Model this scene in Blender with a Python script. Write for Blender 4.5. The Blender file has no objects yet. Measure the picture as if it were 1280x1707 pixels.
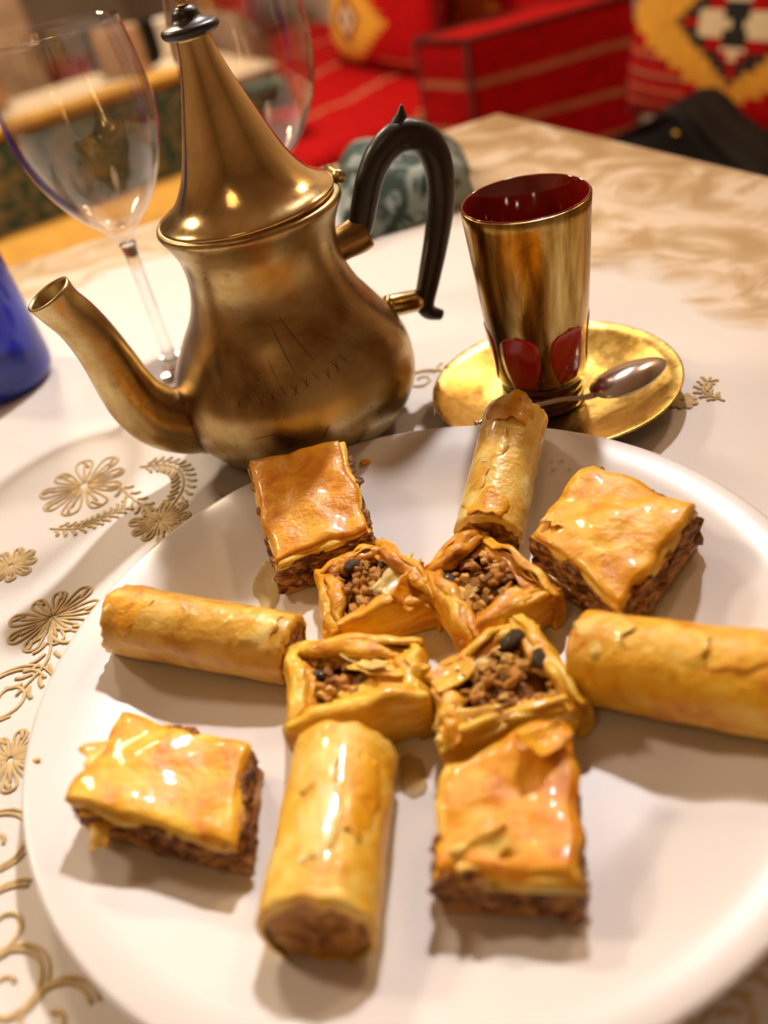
import bpy, bmesh, math, random
from mathutils import Vector, Matrix, noise
R = math.radians
sc = bpy.context.scene
COL = sc.collection
T = 0.75                                   # table top height above the floor

# ------------------------------------------------------------------ camera
PX_F, PITCH, ROLL, CAM_H = 1500.0, R(37), R(13.5), 0.24
cam_d = bpy.data.cameras.new('camera'); cam = bpy.data.objects.new('camera', cam_d); COL.objects.link(cam)
cam_d.sensor_fit = 'VERTICAL'; cam_d.sensor_height = 36.0; cam_d.sensor_width = 27.0
cam_d.lens = 36.0 * PX_F / 1707.0
cam_d.clip_start = 0.01; cam_d.clip_end = 50
c_, s_, cp, sp = math.cos(ROLL), math.sin(ROLL), math.cos(PITCH), math.sin(PITCH)
xr, vr, fw = Vector((1, 0, 0)), Vector((0, sp, cp)), Vector((0, cp, -sp))
cr, cu = c_ * xr - s_ * vr, s_ * xr + c_ * vr
m = Matrix((cr, cu, -fw)).transposed().to_4x4(); m.translation = (0, 0, T + CAM_H)
cam.matrix_world = m
cam_d.dof.use_dof = True; cam_d.dof.focus_distance = 0.368; cam_d.dof.aperture_fstop = 5.0
sc.camera = cam

# ------------------------------------------------------------------ world, lamps, exposure
w = bpy.data.worlds.new('world'); sc.world = w; w.use_nodes = True
w.node_tree.nodes['Background'].inputs[0].default_value = (1.0, 0.72, 0.45, 1)
w.node_tree.nodes['Background'].inputs[1].default_value = 0.15
sc.view_settings.view_transform = 'Standard'; sc.view_settings.look = 'None'
sc.view_settings.gamma = 1.0; sc.view_settings.use_curve_mapping = False
sc.view_settings.exposure = -0.04
def lamp(name, loc, aim, size, power, col, shape='DISK'):
    d = bpy.data.lights.new(name, 'AREA'); d.shape = shape; d.size = size; d.energy = power; d.color = col
    o = bpy.data.objects.new(name, d); COL.objects.link(o)
    o.location = (loc[0], loc[1], loc[2] + T)
    o.rotation_euler = (Vector(aim) - Vector(loc)).to_track_quat('-Z', 'Y').to_euler()
    o['kind'] = 'helper'
    return o
lamp('ceiling_spot_back', (0.50, 1.56, 1.62), (-0.22, 0.30, 0), 0.12, 1.70, (1.0, 0.92, 0.88)).data.spread = R(34)
lamp('ceiling_lamp_left', (-1.25, 1.15, 1.25), (-0.25, 0.55, 0), 0.25, 14, (1.0, 0.78, 0.54))
lamp('ceiling_lamp_right', (1.3, 1.5, 1.6), (0.6, 1.6, -0.3), 0.25, 13, (1.0, 0.68, 0.42))
lamp('fill_light_far', (-0.7, 2.6, 1.6), (-0.5, 2.7, -0.4), 0.4, 52, (1.0, 0.80, 0.58))  # added fill without a fixture, brightens the far left background
lamp('fill_light_room', (-0.6, -0.7, 1.7), (0, 0.0, 0), 0.5, 2.6, (1.0, 0.62, 0.32))  # added weak warm fill from behind the camera, not a known lamp
sc.cycles.adaptive_threshold = 0.025; sc.cycles.max_bounces = 8; sc.cycles.diffuse_bounces = 3; sc.cycles.glossy_bounces = 4; sc.cycles.transmission_bounces = 8
sc.cycles.caustics_reflective = False; sc.cycles.caustics_refractive = False

# ------------------------------------------------------------------ node helpers
def mat(name):
    mt = bpy.data.materials.new(name); mt.use_nodes = True
    nt = mt.node_tree; b = nt.nodes['Principled BSDF']
    return mt, nt, b
def nd(nt, typ, **kw):
    n = nt.nodes.new(typ)
    for k, v in kw.items():
        if k.startswith('i_'):
            n.inputs[k[2:].replace('_', ' ')].default_value = v
        else: setattr(n, k, v)
    return n
def coords(nt, scale=(1, 1, 1)):
    tc = nd(nt, 'ShaderNodeTexCoord'); mp = nd(nt, 'ShaderNodeMapping')
    mp.inputs['Scale'].default_value = scale
    nt.links.new(tc.outputs['Object'], mp.inputs['Vector'])
    return mp.outputs['Vector']
def ramp(nt, fac, stops):
    r = nd(nt, 'ShaderNodeValToRGB'); e = r.color_ramp.elements
    while len(e) < len(stops): e.new(0.5)
    for el, (p, c) in zip(e, stops):
        el.position = p; el.color = c if len(c) == 4 else (*c, 1)
    nt.links.new(fac, r.inputs['Fac']); return r.outputs['Color']
def noise_tex(nt, vec, scale, detail=4, rough=0.55, dist=0.0):
    n = nd(nt, 'ShaderNodeTexNoise'); n.inputs['Scale'].default_value = scale
    n.inputs['Detail'].default_value = detail; n.inputs['Roughness'].default_value = rough
    n.inputs['Distortion'].default_value = dist
    nt.links.new(vec, n.inputs['Vector']); return n.outputs['Fac']
def bump(nt, b, height, strength=0.3, dist=0.001):
    bp = nd(nt, 'ShaderNodeBump'); bp.inputs['Strength'].default_value = strength
    bp.inputs['Distance'].default_value = dist
    nt.links.new(height, bp.inputs['Height']); nt.links.new(bp.outputs['Normal'], b.inputs['Normal'])
def simple(name, col, rough=0.5, metal=0.0, coat=0.0, var=0.0, vscale=30, bstr=0.0, bscale=200, **kw):
    mt, nt, b = mat(name)
    b.inputs['Base Color'].default_value = (*col, 1)
    b.inputs['Roughness'].default_value = rough; b.inputs['Metallic'].default_value = metal
    b.inputs['Coat Weight'].default_value = coat; b.inputs['Coat Roughness'].default_value = 0.06
    v = coords(nt)
    if var:
        lo = tuple(max(0, x * (1 - var)) for x in col); hi = tuple(min(1, x * (1 + var)) for x in col)
        nt.links.new(ramp(nt, noise_tex(nt, v, vscale), [(0.3, lo), (0.7, hi)]), b.inputs['Base Color'])
    if bstr: bump(nt, b, noise_tex(nt, v, bscale, 5), bstr)
    for k, x in kw.items(): b.inputs[k.replace('_', ' ')].default_value = x
    return mt
M = {}
M['porcelain'] = simple('porcelain', (0.79, 0.765, 0.765), 0.32, coat=0.05)
M['black_handle'] = simple('black_bakelite', (0.008, 0.006, 0.005), 0.38, coat=0.08, bstr=0.1, bscale=60)
def phyllo(name, stops, scale=90, rough=0.42, coat=0.26, stretch=(1, 1, 1), sss=0.0):
    mt, nt, b = mat(name); v = coords(nt, stretch)
    f = noise_tex(nt, v, scale, 5, 0.6, 0.6)
    nt.links.new(ramp(nt, f, stops), b.inputs['Base Color'])
    b.inputs['Roughness'].default_value = rough
    b.inputs['Coat Weight'].default_value = coat; b.inputs['Coat Roughness'].default_value = 0.09
    f2 = noise_tex(nt, v, scale * 3.2, 4)
    bump(nt, b, f2, 0.5, 0.0016)
    return mt
M['phyllo_orange'] = phyllo('phyllo_orange', [(0.34, (0.68, 0.20, 0.002)), (0.50, (0.86, 0.36, 0.005)), (0.70, (0.92, 0.54, 0.035))])
M['phyllo_amber'] = phyllo('phyllo_amber', [(0.34, (0.66, 0.23, 0.003)), (0.5, (0.86, 0.42, 0.008)), (0.68, (0.92, 0.60, 0.055))], 80)
M['nest_amber'] = phyllo('nest_amber', [(0.34, (0.66, 0.23, 0.003)), (0.5, (0.88, 0.43, 0.009)), (0.66, (0.94, 0.62, 0.06))], 60, 0.42, 0.25, (1, 1, 5))
M['nest_orange'] = phyllo('nest_orange', [(0.34, (0.56, 0.17, 0.002)), (0.5, (0.80, 0.33, 0.006)), (0.66, (0.90, 0.50, 0.03))], 60, 0.42, 0.25, (1, 1, 5))
M['nest_yellow'] = phyllo('nest_yellow', [(0.34, (0.68, 0.30, 0.005)), (0.5, (0.88, 0.49, 0.018)), (0.66, (0.94, 0.68, 0.10))], 60, 0.42, 0.25, (1, 1, 5))
M['phyllo_yellow'] = phyllo('phyllo_yellow', [(0.34, (0.76, 0.38, 0.015)), (0.5, (0.90, 0.54, 0.05)), (0.66, (0.94, 0.72, 0.19))], 100)
M['phyllo_pale'] = phyllo('phyllo_pale', [(0.36, (0.78, 0.42, 0.04)), (0.5, (0.90, 0.61, 0.12)), (0.66, (0.94, 0.76, 0.28))], 70, 0.32, 0.6)
M['phyllo_tan'] = phyllo('phyllo_tan', [(0.36, (0.60, 0.28, 0.018)), (0.5, (0.80, 0.46, 0.06)), (0.68, (0.88, 0.60, 0.15))], 70, 0.35, 0.5)
M['phyllo_brown'] = phyllo('phyllo_brown', [(0.3, (0.36, 0.13, 0.02)), (0.7, (0.60, 0.30, 0.08))], 160, 0.5, 0.3)
M['nut_layer'] = phyllo('nut_layer', [(0.38, (0.045, 0.012, 0.002)), (0.5, (0.25, 0.082, 0.010)), (0.62, (0.52, 0.24, 0.05))], 260, 0.7, 0.10, (1, 1, 2.2), 0.0)
M['roll_core'] = phyllo('roll_core', [(0.38, (0.20, 0.065, 0.006)), (0.5, (0.44, 0.175, 0.02)), (0.64, (0.62, 0.32, 0.06))], 260, 0.6, 0.2, (1, 1, 1), 0.0)
M['nut_a'] = simple('chopped_nut_brown', (0.58, 0.25, 0.030), 0.5, coat=0.12, var=0.5, vscale=300, bstr=0.3, bscale=500)
M['nut_b'] = simple('chopped_nut_tan', (0.76, 0.43, 0.085), 0.5, coat=0.12, var=0.4, vscale=300, bstr=0.3, bscale=500)
M['nut_c'] = simple('chopped_nut_dark', (0.34, 0.13, 0.016), 0.5, coat=0.12, var=0.5, vscale=300, bstr=0.3, bscale=500)
M['raisin'] = simple('raisin_dark', (0.075, 0.048, 0.018), 0.45, coat=0.15, bstr=0.5, bscale=350)
M['pistachio'] = simple('pistachio_slice', (0.74, 0.56, 0.17), 0.4, coat=0.4, var=0.3, vscale=200)

def brass(name, stops, r0, r1, scale=22, bstr=0.06, stretch=(1, 1, 1)):
    mt, nt, b = mat(name); v = coords(nt, stretch)
    f = noise_tex(nt, v, scale, 6, 0.6, 0.5)
    nt.links.new(ramp(nt, f, stops), b.inputs['Base Color'])
    b.inputs['Metallic'].default_value = 1.0
    f2 = noise_tex(nt, v, scale * 2.3, 5, 0.65)
    mr = nd(nt, 'ShaderNodeMapRange'); mr.inputs['To Min'].default_value = r0; mr.inputs['To Max'].default_value = r1
    mr.inputs['From Min'].default_value = 0.3; mr.inputs['From Max'].default_value = 0.7
    nt.links.new(f2, mr.inputs['Value']); nt.links.new(mr.outputs['Result'], b.inputs['Roughness'])
    bump(nt, b, noise_tex(nt, v, 420, 3), bstr, 0.0005)
    return mt
M['brass_body'] = brass('aged_brass', [(0.30, (0.14, 0.092, 0.042)), (0.42, (0.34, 0.205, 0.075)), (0.54, (0.48, 0.36, 0.16)), (0.68, (0.62, 0.52, 0.31))], 0.22, 0.44, 20)
M['brass_lid'] = brass('polished_brass', [(0.30, (0.46, 0.33, 0.13)), (0.6, (0.78, 0.61, 0.30))], 0.10, 0.22)
M['gold_saucer'] = brass('gold_saucer', [(0.30, (0.52, 0.32, 0.055)), (0.6, (0.76, 0.52, 0.14))], 0.20, 0.36, 60)
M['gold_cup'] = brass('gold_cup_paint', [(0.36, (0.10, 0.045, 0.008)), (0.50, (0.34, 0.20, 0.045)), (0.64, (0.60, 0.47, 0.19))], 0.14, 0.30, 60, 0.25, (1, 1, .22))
M['engraving_and_shade'] = simple('engraved_line_spout_shade', (0.03, 0.012, 0.004), 0.7)  # dark tone for the engraved marks and the painted shade in the spout
M['steel'] = simple('spoon_steel', (0.62, 0.58, 0.56), 0.16, metal=1.0)
M['ruby'] = simple('ruby_glass', (0.22, 0.006, 0.003), 0.08, coat=1.0)
M['ruby_petal'] = simple('ruby_petal', (0.52, 0.022, 0.003), 0.15, coat=0.3)
M['ruby_dark'] = simple('ruby_base', (0.10, 0.010, 0.004), 0.06, coat=1.0)
def glass(name, col, rough=0.0, ior=1.45):
    mt, nt, b = mat(name)
    b.inputs['Base Color'].default_value = (*col, 1); b.inputs['Roughness'].default_value = rough
    b.inputs['Transmission Weight'].default_value = 1.0; b.inputs['IOR'].default_value = ior
    return mt
M['glass'] = glass('clear_glass', (0.98, 0.98, 0.97))
def thin_glass(name):
    mt, nt, b = mat(name); nt.nodes.remove(b); out = nt.nodes['Material Output']
    tr = nd(nt, 'ShaderNodeBsdfTransparent'); tr.inputs[0].default_value = (0.965, 0.96, 0.95, 1)
    gl = nd(nt, 'ShaderNodeBsdfGlossy'); gl.inputs['Roughness'].default_value = 0.02
    lw = nd(nt, 'ShaderNodeLayerWeight'); lw.inputs['Blend'].default_value = 0.5
    pw = nd(nt, 'ShaderNodeMath', operation='POWER'); pw.inputs[1].default_value = 3.0; nt.links.new(lw.outputs['Facing'], pw.inputs[0])
    fr = nd(nt, 'ShaderNodeMath', operation='MULTIPLY_ADD'); fr.inputs[1].default_value = 0.85; fr.inputs[2].default_value = 0.06; nt.links.new(pw.outputs[0], fr.inputs[0])
    mx = nd(nt, 'ShaderNodeMixShader')
    nt.links.new(fr.outputs[0], mx.inputs[0]); nt.links.new(tr.outputs[0], mx.inputs[1]); nt.links.new(gl.outputs[0], mx.inputs[2])
    nt.links.new(mx.outputs[0], out.inputs['Surface']); return mt
M['thin_glass'] = thin_glass('thin_clear_glass')
M['blue_glass'] = simple('blue_glass', (0.001, 0.050, 0.85), 0.05, coat=0.25, Transmission_Weight=0.7)
M['syrup'] = simple('amber_syrup', (0.92, 0.60, 0.12), 0.06, coat=0.6, Alpha=0.34)
M['wood'] = simple('dark_wood', (0.10, 0.045, 0.02), 0.45, var=0.4, vscale=20)
M['red'] = simple('red_weave', (0.42, 0.0015, 0.003), 0.85, var=0.25, vscale=40, bstr=0.3, bscale=900, Specular_IOR_Level=0.15)
M['red_dark'] = simple('dark_red_weave', (0.24, 0.004, 0.004), 0.9, var=0.25, vscale=40)
M['seam'] = simple('seam_braid', (0.05, 0.006, 0.004), 0.9)
M['stripe_tan'] = simple('tan_stripe', (0.46, 0.15, 0.07), 0.9, var=0.2)
M['kilim_yellow'] = simple('kilim_yellow', (0.74, 0.36, 0.03), 0.9, var=0.15)
M['kilim_black'] = simple('kilim_black', (0.012, 0.010, 0.006), 0.9)
M['kilim_cream'] = simple('kilim_cream', (0.78, 0.66, 0.42), 0.9, var=0.1)
M['mustard'] = simple('mustard_fabric', (0.60, 0.33, 0.05), 0.85, var=0.15, bstr=0.2, bscale=600)
M['cream_cloth'] = simple('cream_cloth', (0.78, 0.66, 0.50), 0.8, var=0.08, bstr=0.15, bscale=300)
M['white_cloth'] = simple('white_paper', (0.80, 0.76, 0.74), 0.8, bstr=0.2, bscale=200)
M['brown_cloth'] = simple('brown_cloth', (0.30, 0.20, 0.13), 0.9, var=0.45, vscale=9, bstr=0.4, bscale=120)
M['black_leather'] = simple('black_leather', (0.006, 0.005, 0.005), 0.6, bstr=0.15, bscale=150, Specular_IOR_Level=0.15)
M['amber_glass'] = simple('amber_glass', (0.45, 0.17, 0.01), 0.1, coat=1.0)
M['white_gloss'] = simple('white_gloss', (0.86, 0.83, 0.80), 0.25)
M['tan_panel'] = simple('tan_leather', (0.34, 0.19, 0.09), 0.55, var=0.2)
M['beige'] = simple('beige_upholstery', (0.48, 0.34, 0.21), 0.85, var=0.3, vscale=8)
M['phone'] = simple('phone_dark', (0.02, 0.022, 0.035), 0.2)
M['teal'] = simple('teal_print', (0.08, 0.14, 0.12), 0.8, var=0.5, vscale=40)
M['gold_thread'] = simple('gold_thread', (0.63, 0.46, 0.22), 0.75, var=0.15, vscale=200)
M['wall'] = simple('warm_plaster', (0.68, 0.55, 0.41), 0.9, var=0.08, vscale=3, bstr=0.1, bscale=60)
M['ceiling'] = simple('ceiling_plaster', (0.74, 0.64, 0.52), 0.9, var=0.05, vscale=3)
M['floor'] = simple('floor_carpet', (0.20, 0.10, 0.06), 0.95, var=0.3, vscale=30)
def brocade(name, base, fig, scale, thr=0.52):
    mt, nt, b = mat(name); v = coords(nt)
    f = noise_tex(nt, v, scale, 3, 0.5, 1.6)
    nt.links.new(ramp(nt, f, [(thr - 0.06, base), (thr + 0.05, fig)]), b.inputs['Base Color'])
    b.inputs['Roughness'].default_value = 0.75
    return mt
M['green_brocade'] = brocade('green_brocade', (0.03, 0.085, 0.075), (0.28, 0.24, 0.13), 26, 0.55)
M['green_print'] = brocade('green_white_print', (0.025, 0.060, 0.048), (0.30, 0.37, 0.34), 36, 0.52)

def cloth_material():
    mt, nt, b = mat('embroidered_tablecloth'); L = nt.links
    tc = nd(nt, 'ShaderNodeTexCoord'); v = tc.outputs['Object']
    def edge_dist(nx, ny, off):
        dp = nd(nt, 'ShaderNodeVectorMath', operation='DOT_PRODUCT'); dp.inputs[1].default_value = (nx, ny, 0)
        L.new(v, dp.inputs[0])
        s = nd(nt, 'ShaderNodeMath', operation='SUBTRACT'); s.inputs[0].default_value = off
        L.new(dp.outputs['Value'], s.inputs[1]); return s.outputs[0]
    d1 = edge_dist(0.935, 0.355, 0.4946); d2 = edge_dist(-0.225, 0.974, 0.8187)
    d2s = nd(nt, 'ShaderNodeMath', operation='MULTIPLY'); d2s.inputs[1].default_value = 1.55; L.new(d2, d2s.inputs[0])
    mn = nd(nt, 'ShaderNodeMath', operation='MINIMUM'); L.new(d1, mn.inputs[0]); L.new(d2s.outputs[0], mn.inputs[1])
    n1 = noise_tex(nt, v, 16, 2, 0.5, 0.4)
    ad = nd(nt, 'ShaderNodeMath', operation='MULTIPLY_ADD'); ad.inputs[1].default_value = 0.10; L.new(n1, ad.inputs[0]); L.new(mn.outputs[0], ad.inputs[2])
    border = nd(nt, 'ShaderNodeMapRange'); border.inputs['From Min'].default_value = 0.215; border.inputs['From Max'].default_value = 0.195
    L.new(ad.outputs[0], border.inputs['Value'])
    # swirling figure inside the border
    sw = noise_tex(nt, v, 13, 3, 0.55, 2.2)
    fig = ramp(nt, sw, [(0.38, (0.46, 0.30, 0.12)), (0.50, (0.60, 0.44, 0.24)), (0.60, (0.78, 0.65, 0.50))])
    mx = nd(nt, 'ShaderNodeMix', data_type='RGBA'); L.new(border.outputs['Result'], mx.inputs['Factor'])
    mx.inputs[6].default_value = (0.79, 0.75, 0.71, 1); L.new(fig, mx.inputs[7])
    L.new(mx.outputs[2], b.inputs['Base Color'])
    b.inputs['Roughness'].default_value = 0.55; b.inputs['Sheen Weight'].default_value = 0.15
    # soft creases and a fine weave
    crease = noise_tex(nt, v, 5.0, 2, 0.4, 1.2); weave = noise_tex(nt, v, 900, 2)
    am = nd(nt, 'ShaderNodeMath', operation='MULTIPLY_ADD'); am.inputs[1].default_value = 0.02; L.new(weave, am.inputs[0]); L.new(crease, am.inputs[2])
    bump(nt, b, am.outputs[0], 0.6, 0.02)
    return mt
M['tablecloth'] = cloth_material()

# ------------------------------------------------------------------ mesh helpers
def mesh_obj(name, bm, material, parent=None, smooth=True, loc=None):
    me = bpy.data.meshes.new(name)
    bmesh.ops.recalc_face_normals(bm, faces=bm.faces[:])
    bm.to_mesh(me); bm.free()
    for p in me.polygons: p.use_smooth = smooth
    for x in (material if isinstance(material, (list, tuple)) else [material]): me.materials.append(x)
    o = bpy.data.objects.new(name, me); COL.objects.link(o)
    if parent: o.parent = parent
    if loc: o.location = loc
    return o
def empty(name, loc, label, cat, group=None, rz=0):
    o = bpy.data.objects.new(name, None); COL.objects.link(o); o.empty_display_size = 0.02
    o.location = (loc[0], loc[1], loc[2] + T); o.rotation_euler = (0, 0, rz)
    return tag(o, label, cat, group)
def tag(o, label, cat, group=None):
    o['label'] = label; o['category'] = cat
    if group: o['group'] = group
    return o
def struct(o): o['kind'] = 'structure'; return o
def catmull(pts, n=6):
    out = []
    P = [Vector(p) for p in pts]
    for i in range(len(P) - 1):
        p0 = P[i - 1] if i else P[0] * 2 - P[1]; p1, p2 = P[i], P[i + 1]
        p3 = P[i + 2] if i + 2 < len(P) else P[-1] * 2 - P[-2]
        for k in range(n):
            t = k / n
            out.append(0.5 * ((2 * p1) + (p2 - p0) * t + (2 * p0 - 5 * p1 + 4 * p2 - p3) * t * t + (3 * p1 - p0 - 3 * p2 + p3) * t ** 3))
    out.append(P[-1]); return out
def lathe(prof, seg=64, bm=None, smooth_n=0, mi=0, closed=False):
    bm = bm or bmesh.new()
    if smooth_n: prof = [(max(0, p[0]), p[1]) for p in catmull([(r, z, 0) for r, z in prof], smooth_n)]
    rings = []
    for r, z in prof:
        if r < 1e-6: rings.append([bm.verts.new((0, 0, z))])
        else: rings.append([bm.verts.new((r * math.cos(2 * math.pi * k / seg), r * math.sin(2 * math.pi * k / seg), z)) for k in range(seg)])
    pairs = list(zip(rings, rings[1:])) + ([(rings[-1], rings[0])] if closed else [])
    for a, b in pairs:
        for k in range(seg):
            k2 = (k + 1) % seg
            if len(a) == 1 and len(b) == 1: continue
            if len(a) == 1: f = bm.faces.new((a[0], b[k], b[k2]))
            elif len(b) == 1: f = bm.faces.new((a[k], a[k2], b[0]))
            else: f = bm.faces.new((a[k], a[k2], b[k2], b[k]))
            f.material_index = mi
    return bm
def tube(path, radii, seg=20, bm=None, cap=True, squash=(1, 1), smooth_n=6):
    bm = bm or bmesh.new()
    if smooth_n:
        pr = catmull([Vector((*p, 0)).to_4d() if False else Vector((p[0], p[1], p[2])) for p in path], smooth_n)
        rr = [v.x for v in catmull([Vector((r, 0, 0)) for r in radii], smooth_n)]
    else: pr, rr = [Vector(p) for p in path], list(radii)
    rings = []; up = None
    for i, p in enumerate(pr):
        t = (pr[min(i + 1, len(pr) - 1)] - pr[max(i - 1, 0)]).normalized()
        if up is None: up = t.orthogonal().normalized()
        up = (up - t * up.dot(t)).normalized(); sd = t.cross(up)
        rings.append([bm.verts.new(p + rr[i] * (squash[0] * math.cos(2 * math.pi * k / seg) * up + squash[1] * math.sin(2 * math.pi * k / seg) * sd)) for k in range(seg)])
    for a, b in zip(rings, rings[1:]):
        for k in range(seg): bm.faces.new((a[k], a[(k + 1) % seg], b[(k + 1) % seg], b[k]))
    if cap: bm.faces.new(rings[0][::-1]); bm.faces.new(rings[-1])
    return bm
def rbox(x0, x1, y0, y1, z0, z1, bev=0.0, bm=None, seg=2):
    bm2 = bmesh.new(); bmesh.ops.create_cube(bm2, size=1)
    for v in bm2.verts: v.co = Vector(((x0 + x1) / 2 + v.co.x * (x1 - x0), (y0 + y1) / 2 + v.co.y * (y1 - y0), (z0 + z1) / 2 + v.co.z * (z1 - z0)))
    if bev: bmesh.ops.bevel(bm2, geom=bm2.edges[:], offset=bev, segments=seg, affect='EDGES', profile=0.5)
    if bm is None: return bm2
    me = bpy.data.meshes.new('t'); bm2.to_mesh(me); bm2.free(); bm.from_mesh(me); bpy.data.meshes.remove(me); return bm
def nz(v, s, seed): return noise.noise(Vector((v[0] * s + seed * 7.13, v[1] * s - seed * 3.7, v[2] * s + seed * 1.9)))
def nzv(v, s, seed): return noise.noise_vector(Vector((v[0] * s + seed * 7.13, v[1] * s - seed * 3.7, v[2] * s + seed * 1.9)))
def bil(c, u, v):
    a, b, cc, d = c
    return a.lerp(b, u).lerp(d.lerp(cc, u), v)
def solidify(o, t, off=-1):
    md = o.modifiers.new('thickness', 'SOLIDIFY'); md.thickness = t; md.offset = off; return o

# ------------------------------------------------------------------ room shell (frame: s along the benches, n across)
SA, SN, P0 = Vector((0.3903, -0.9207, 0)), Vector((0.9207, 0.3903, 0)), Vector((0.36, 2.716, 0))
RZ = math.atan2(SA.y, SA.x)                # local x = s, local y = n
def W(s, n, z): p = P0 + SA * s + SN * n; return (p.x, p.y, z + T)
def frame_obj(name, bm, material, smooth=False):
    o = mesh_obj(name, bm, material, None, smooth); o.location = (P0.x, P0.y, T); o.rotation_euler = (0, 0, RZ); return o
S0, S1_, N0, N1 = -4.6, 4.2, -3.4, 0.55
struct(frame_obj('floor', rbox(S0, S1_, N0, N1, -T - 0.05, -T), M['floor']))
struct(frame_obj('ceiling', rbox(S0, S1_, N0, N1, 1.85, 1.90), M['ceiling']))
struct(frame_obj('wall_back', rbox(S0 - .1, S1_ + .1, N1, N1 + 0.1, -T, 1.85), M['wall']))
struct(frame_obj('wall_front', rbox(S0 - .1, S1_ + .1, N0 - 0.1, N0, -T, 1.85), M['wall']))
struct(frame_obj('wall_left', rbox(S0 - 0.1, S0, N0, N1, -T, 1.85), M['wall']))
struct(frame_obj('wall_right', rbox(S1_, S1_ + 0.1, N0, N1, -T, 1.85), M['wall']))

# ------------------------------------------------------------------ table and cloth
K = Vector((0.193, 0.885, 0)); KR = K + Vector((0.355, -0.935, 0)) * 1.3; KL = K + Vector((-0.974, -0.225, 0)) * 1.25
KN = KR + (KL - K)
tb = empty('dining_table', ((K.x + KN.x) / 2, (K.y + KN.y) / 2, -T), 'dining table under the gold-embroidered white cloth in the foreground', 'table')
cen = (K + KN) / 2
def inset(p, k): return cen + (p - cen) * k
def quad_prism(c, z0, z1, off=Vector((0, 0, 0))):
    bm = bmesh.new(); lo = [bm.verts.new((p.x - off.x, p.y - off.y, z0)) for p in c]; hi = [bm.verts.new((p.x - off.x, p.y - off.y, z1)) for p in c]
    bm.faces.new(lo[::-1]); bm.faces.new(hi)
    for i in range(4): bm.faces.new((lo[i], lo[(i + 1) % 4], hi[(i + 1) % 4], hi[i]))
    return bm
mesh_obj('table_top', quad_prism([inset(p, 0.985) for p in (K, KR, KN, KL)], T - 0.035, T - 0.004, cen), M['wood'], tb, False)
for p in (K, KR, KN, KL):
    q = inset(p, 0.90) - cen
    mesh_obj('leg', rbox(q.x - .03, q.x + .03, q.y - .03, q.y + .03, 0, T - 0.035, 0.004), M['wood'], tb, False)
bm = bmesh.new(); NG = 90
corners = [K, KR, KN, KL]
grid = {}
for i in range(NG + 1):
    for j in range(NG + 1):
        p = bil(corners, i / NG, j / NG)
        grid[i, j] = bm.verts.new((p.x, p.y, 0.0))
for i in range(NG):
    for j in range(NG): bm.faces.new((grid[i, j], grid[i + 1, j], grid[i + 1, j + 1], grid[i, j + 1]))
ring = [(i, 0) for i in range(NG)] + [(NG, j) for j in range(NG)] + [(i, NG) for i in range(NG, 0, -1)] + [(0, j) for j in range(NG, 0, -1)]
prev = [grid[k] for k in ring]
for lv, (dz, fl) in enumerate([(0.004, 0.003), (0.03, 0.008), (0.09, 0.012), (0.16, 0.016), (0.22, 0.02)]):
    cur = []
    for q, k in enumerate(ring):
        g = grid[k].co; d = (g - cen); d.z = 0; d.normalize()
        wob = (0.5 + 0.5 * math.sin(q * 0.55)) * fl
        cur.append(bm.verts.new((g.x + d.x * (fl * 0.5 + wob), g.y + d.y * (fl * 0.5 + wob), -dz)))
    for q in range(len(ring)):
        q2 = (q + 1) % len(ring); bm.faces.new((prev[q], prev[q2], cur[q2], cur[q]))
    prev = cur
cloth = mesh_obj('tablecloth', bm, M['tablecloth']); cloth.location = (0, 0, T)
solidify(cloth, 0.0012)
tag(cloth, 'white satin tablecloth with gold embroidered flowers and a golden border', 'tablecloth')
# gold-thread embroidery: raised thread figures lying on the cloth
def thread(bm, pts, r=0.0007, smooth_n=4, closed=False):
    tube([(p[0], p[1], 0.0002) for p in pts], [r] * len(pts), 5, bm, True, (1, 1), smooth_n)
def flower(cx, cy, r, seed, a0=0):
    rnd = random.Random(seed); bm = bmesh.new(); n = 9
    for k in range(n):
        a = a0 + k * 2 * math.pi / n; l = r * rnd.uniform(.85, 1.1); wd = 0.24
        pts = [(0.12 * l * math.cos(a), 0.12 * l * math.sin(a))]
        for t, s in ((.55, -wd), (.9, -wd * .8), (1, 0), (.9, wd * .8), (.55, wd)):
            pts.append((t * l * math.cos(a + s), t * l * math.sin(a + s)))
        pts.append(pts[0]); thread(bm, pts, 0.0007)
        thread(bm, [(0.1 * l * math.cos(a), 0.1 * l * math.sin(a)), (.75 * l * math.cos(a), .75 * l * math.sin(a))], 0.0008, 2)
        thread(bm, [(.7 * l * math.cos(a - .12), .7 * l * math.sin(a - .12)), (.95 * l * math.cos(a), .95 * l * math.sin(a))], 0.0010, 2)
    o = mesh_obj('embroidered_flower', bm, M['gold_thread'], cloth); o.scale = (1, 1, .45); o.location = (cx, cy, 0.0003); return o
def sprig(path, seed, leaf=0.006, step=2, side=1):
    bm = bmesh.new(); P = catmull([Vector((x, y, 0)) for x, y in path], 7); thread(bm, [(p.x, p.y) for p in P], 0.0007, 0)
    for i in range(2, len(P) - 1, step):
        t = (P[i + 1] - P[i - 1]).normalized(); nn = Vector((-t.y, t.x, 0))
        for s in (1, -1):
            a = P[i] + nn * s * leaf * .3; b_ = P[i] + nn * s * leaf * 1.1 + t * leaf * .6
            mid = (a + b_) / 2
            thread(bm, [(a.x, a.y), (mid.x + t.x * .001, mid.y + t.y * .001), (b_.x, b_.y)], 0.0009, 3)
    o = mesh_obj('embroidered_sprig', bm, M['gold_thread'], cloth, loc=(0, 0, 0.0003)); o.scale = (1, 1, .45); return o
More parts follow.
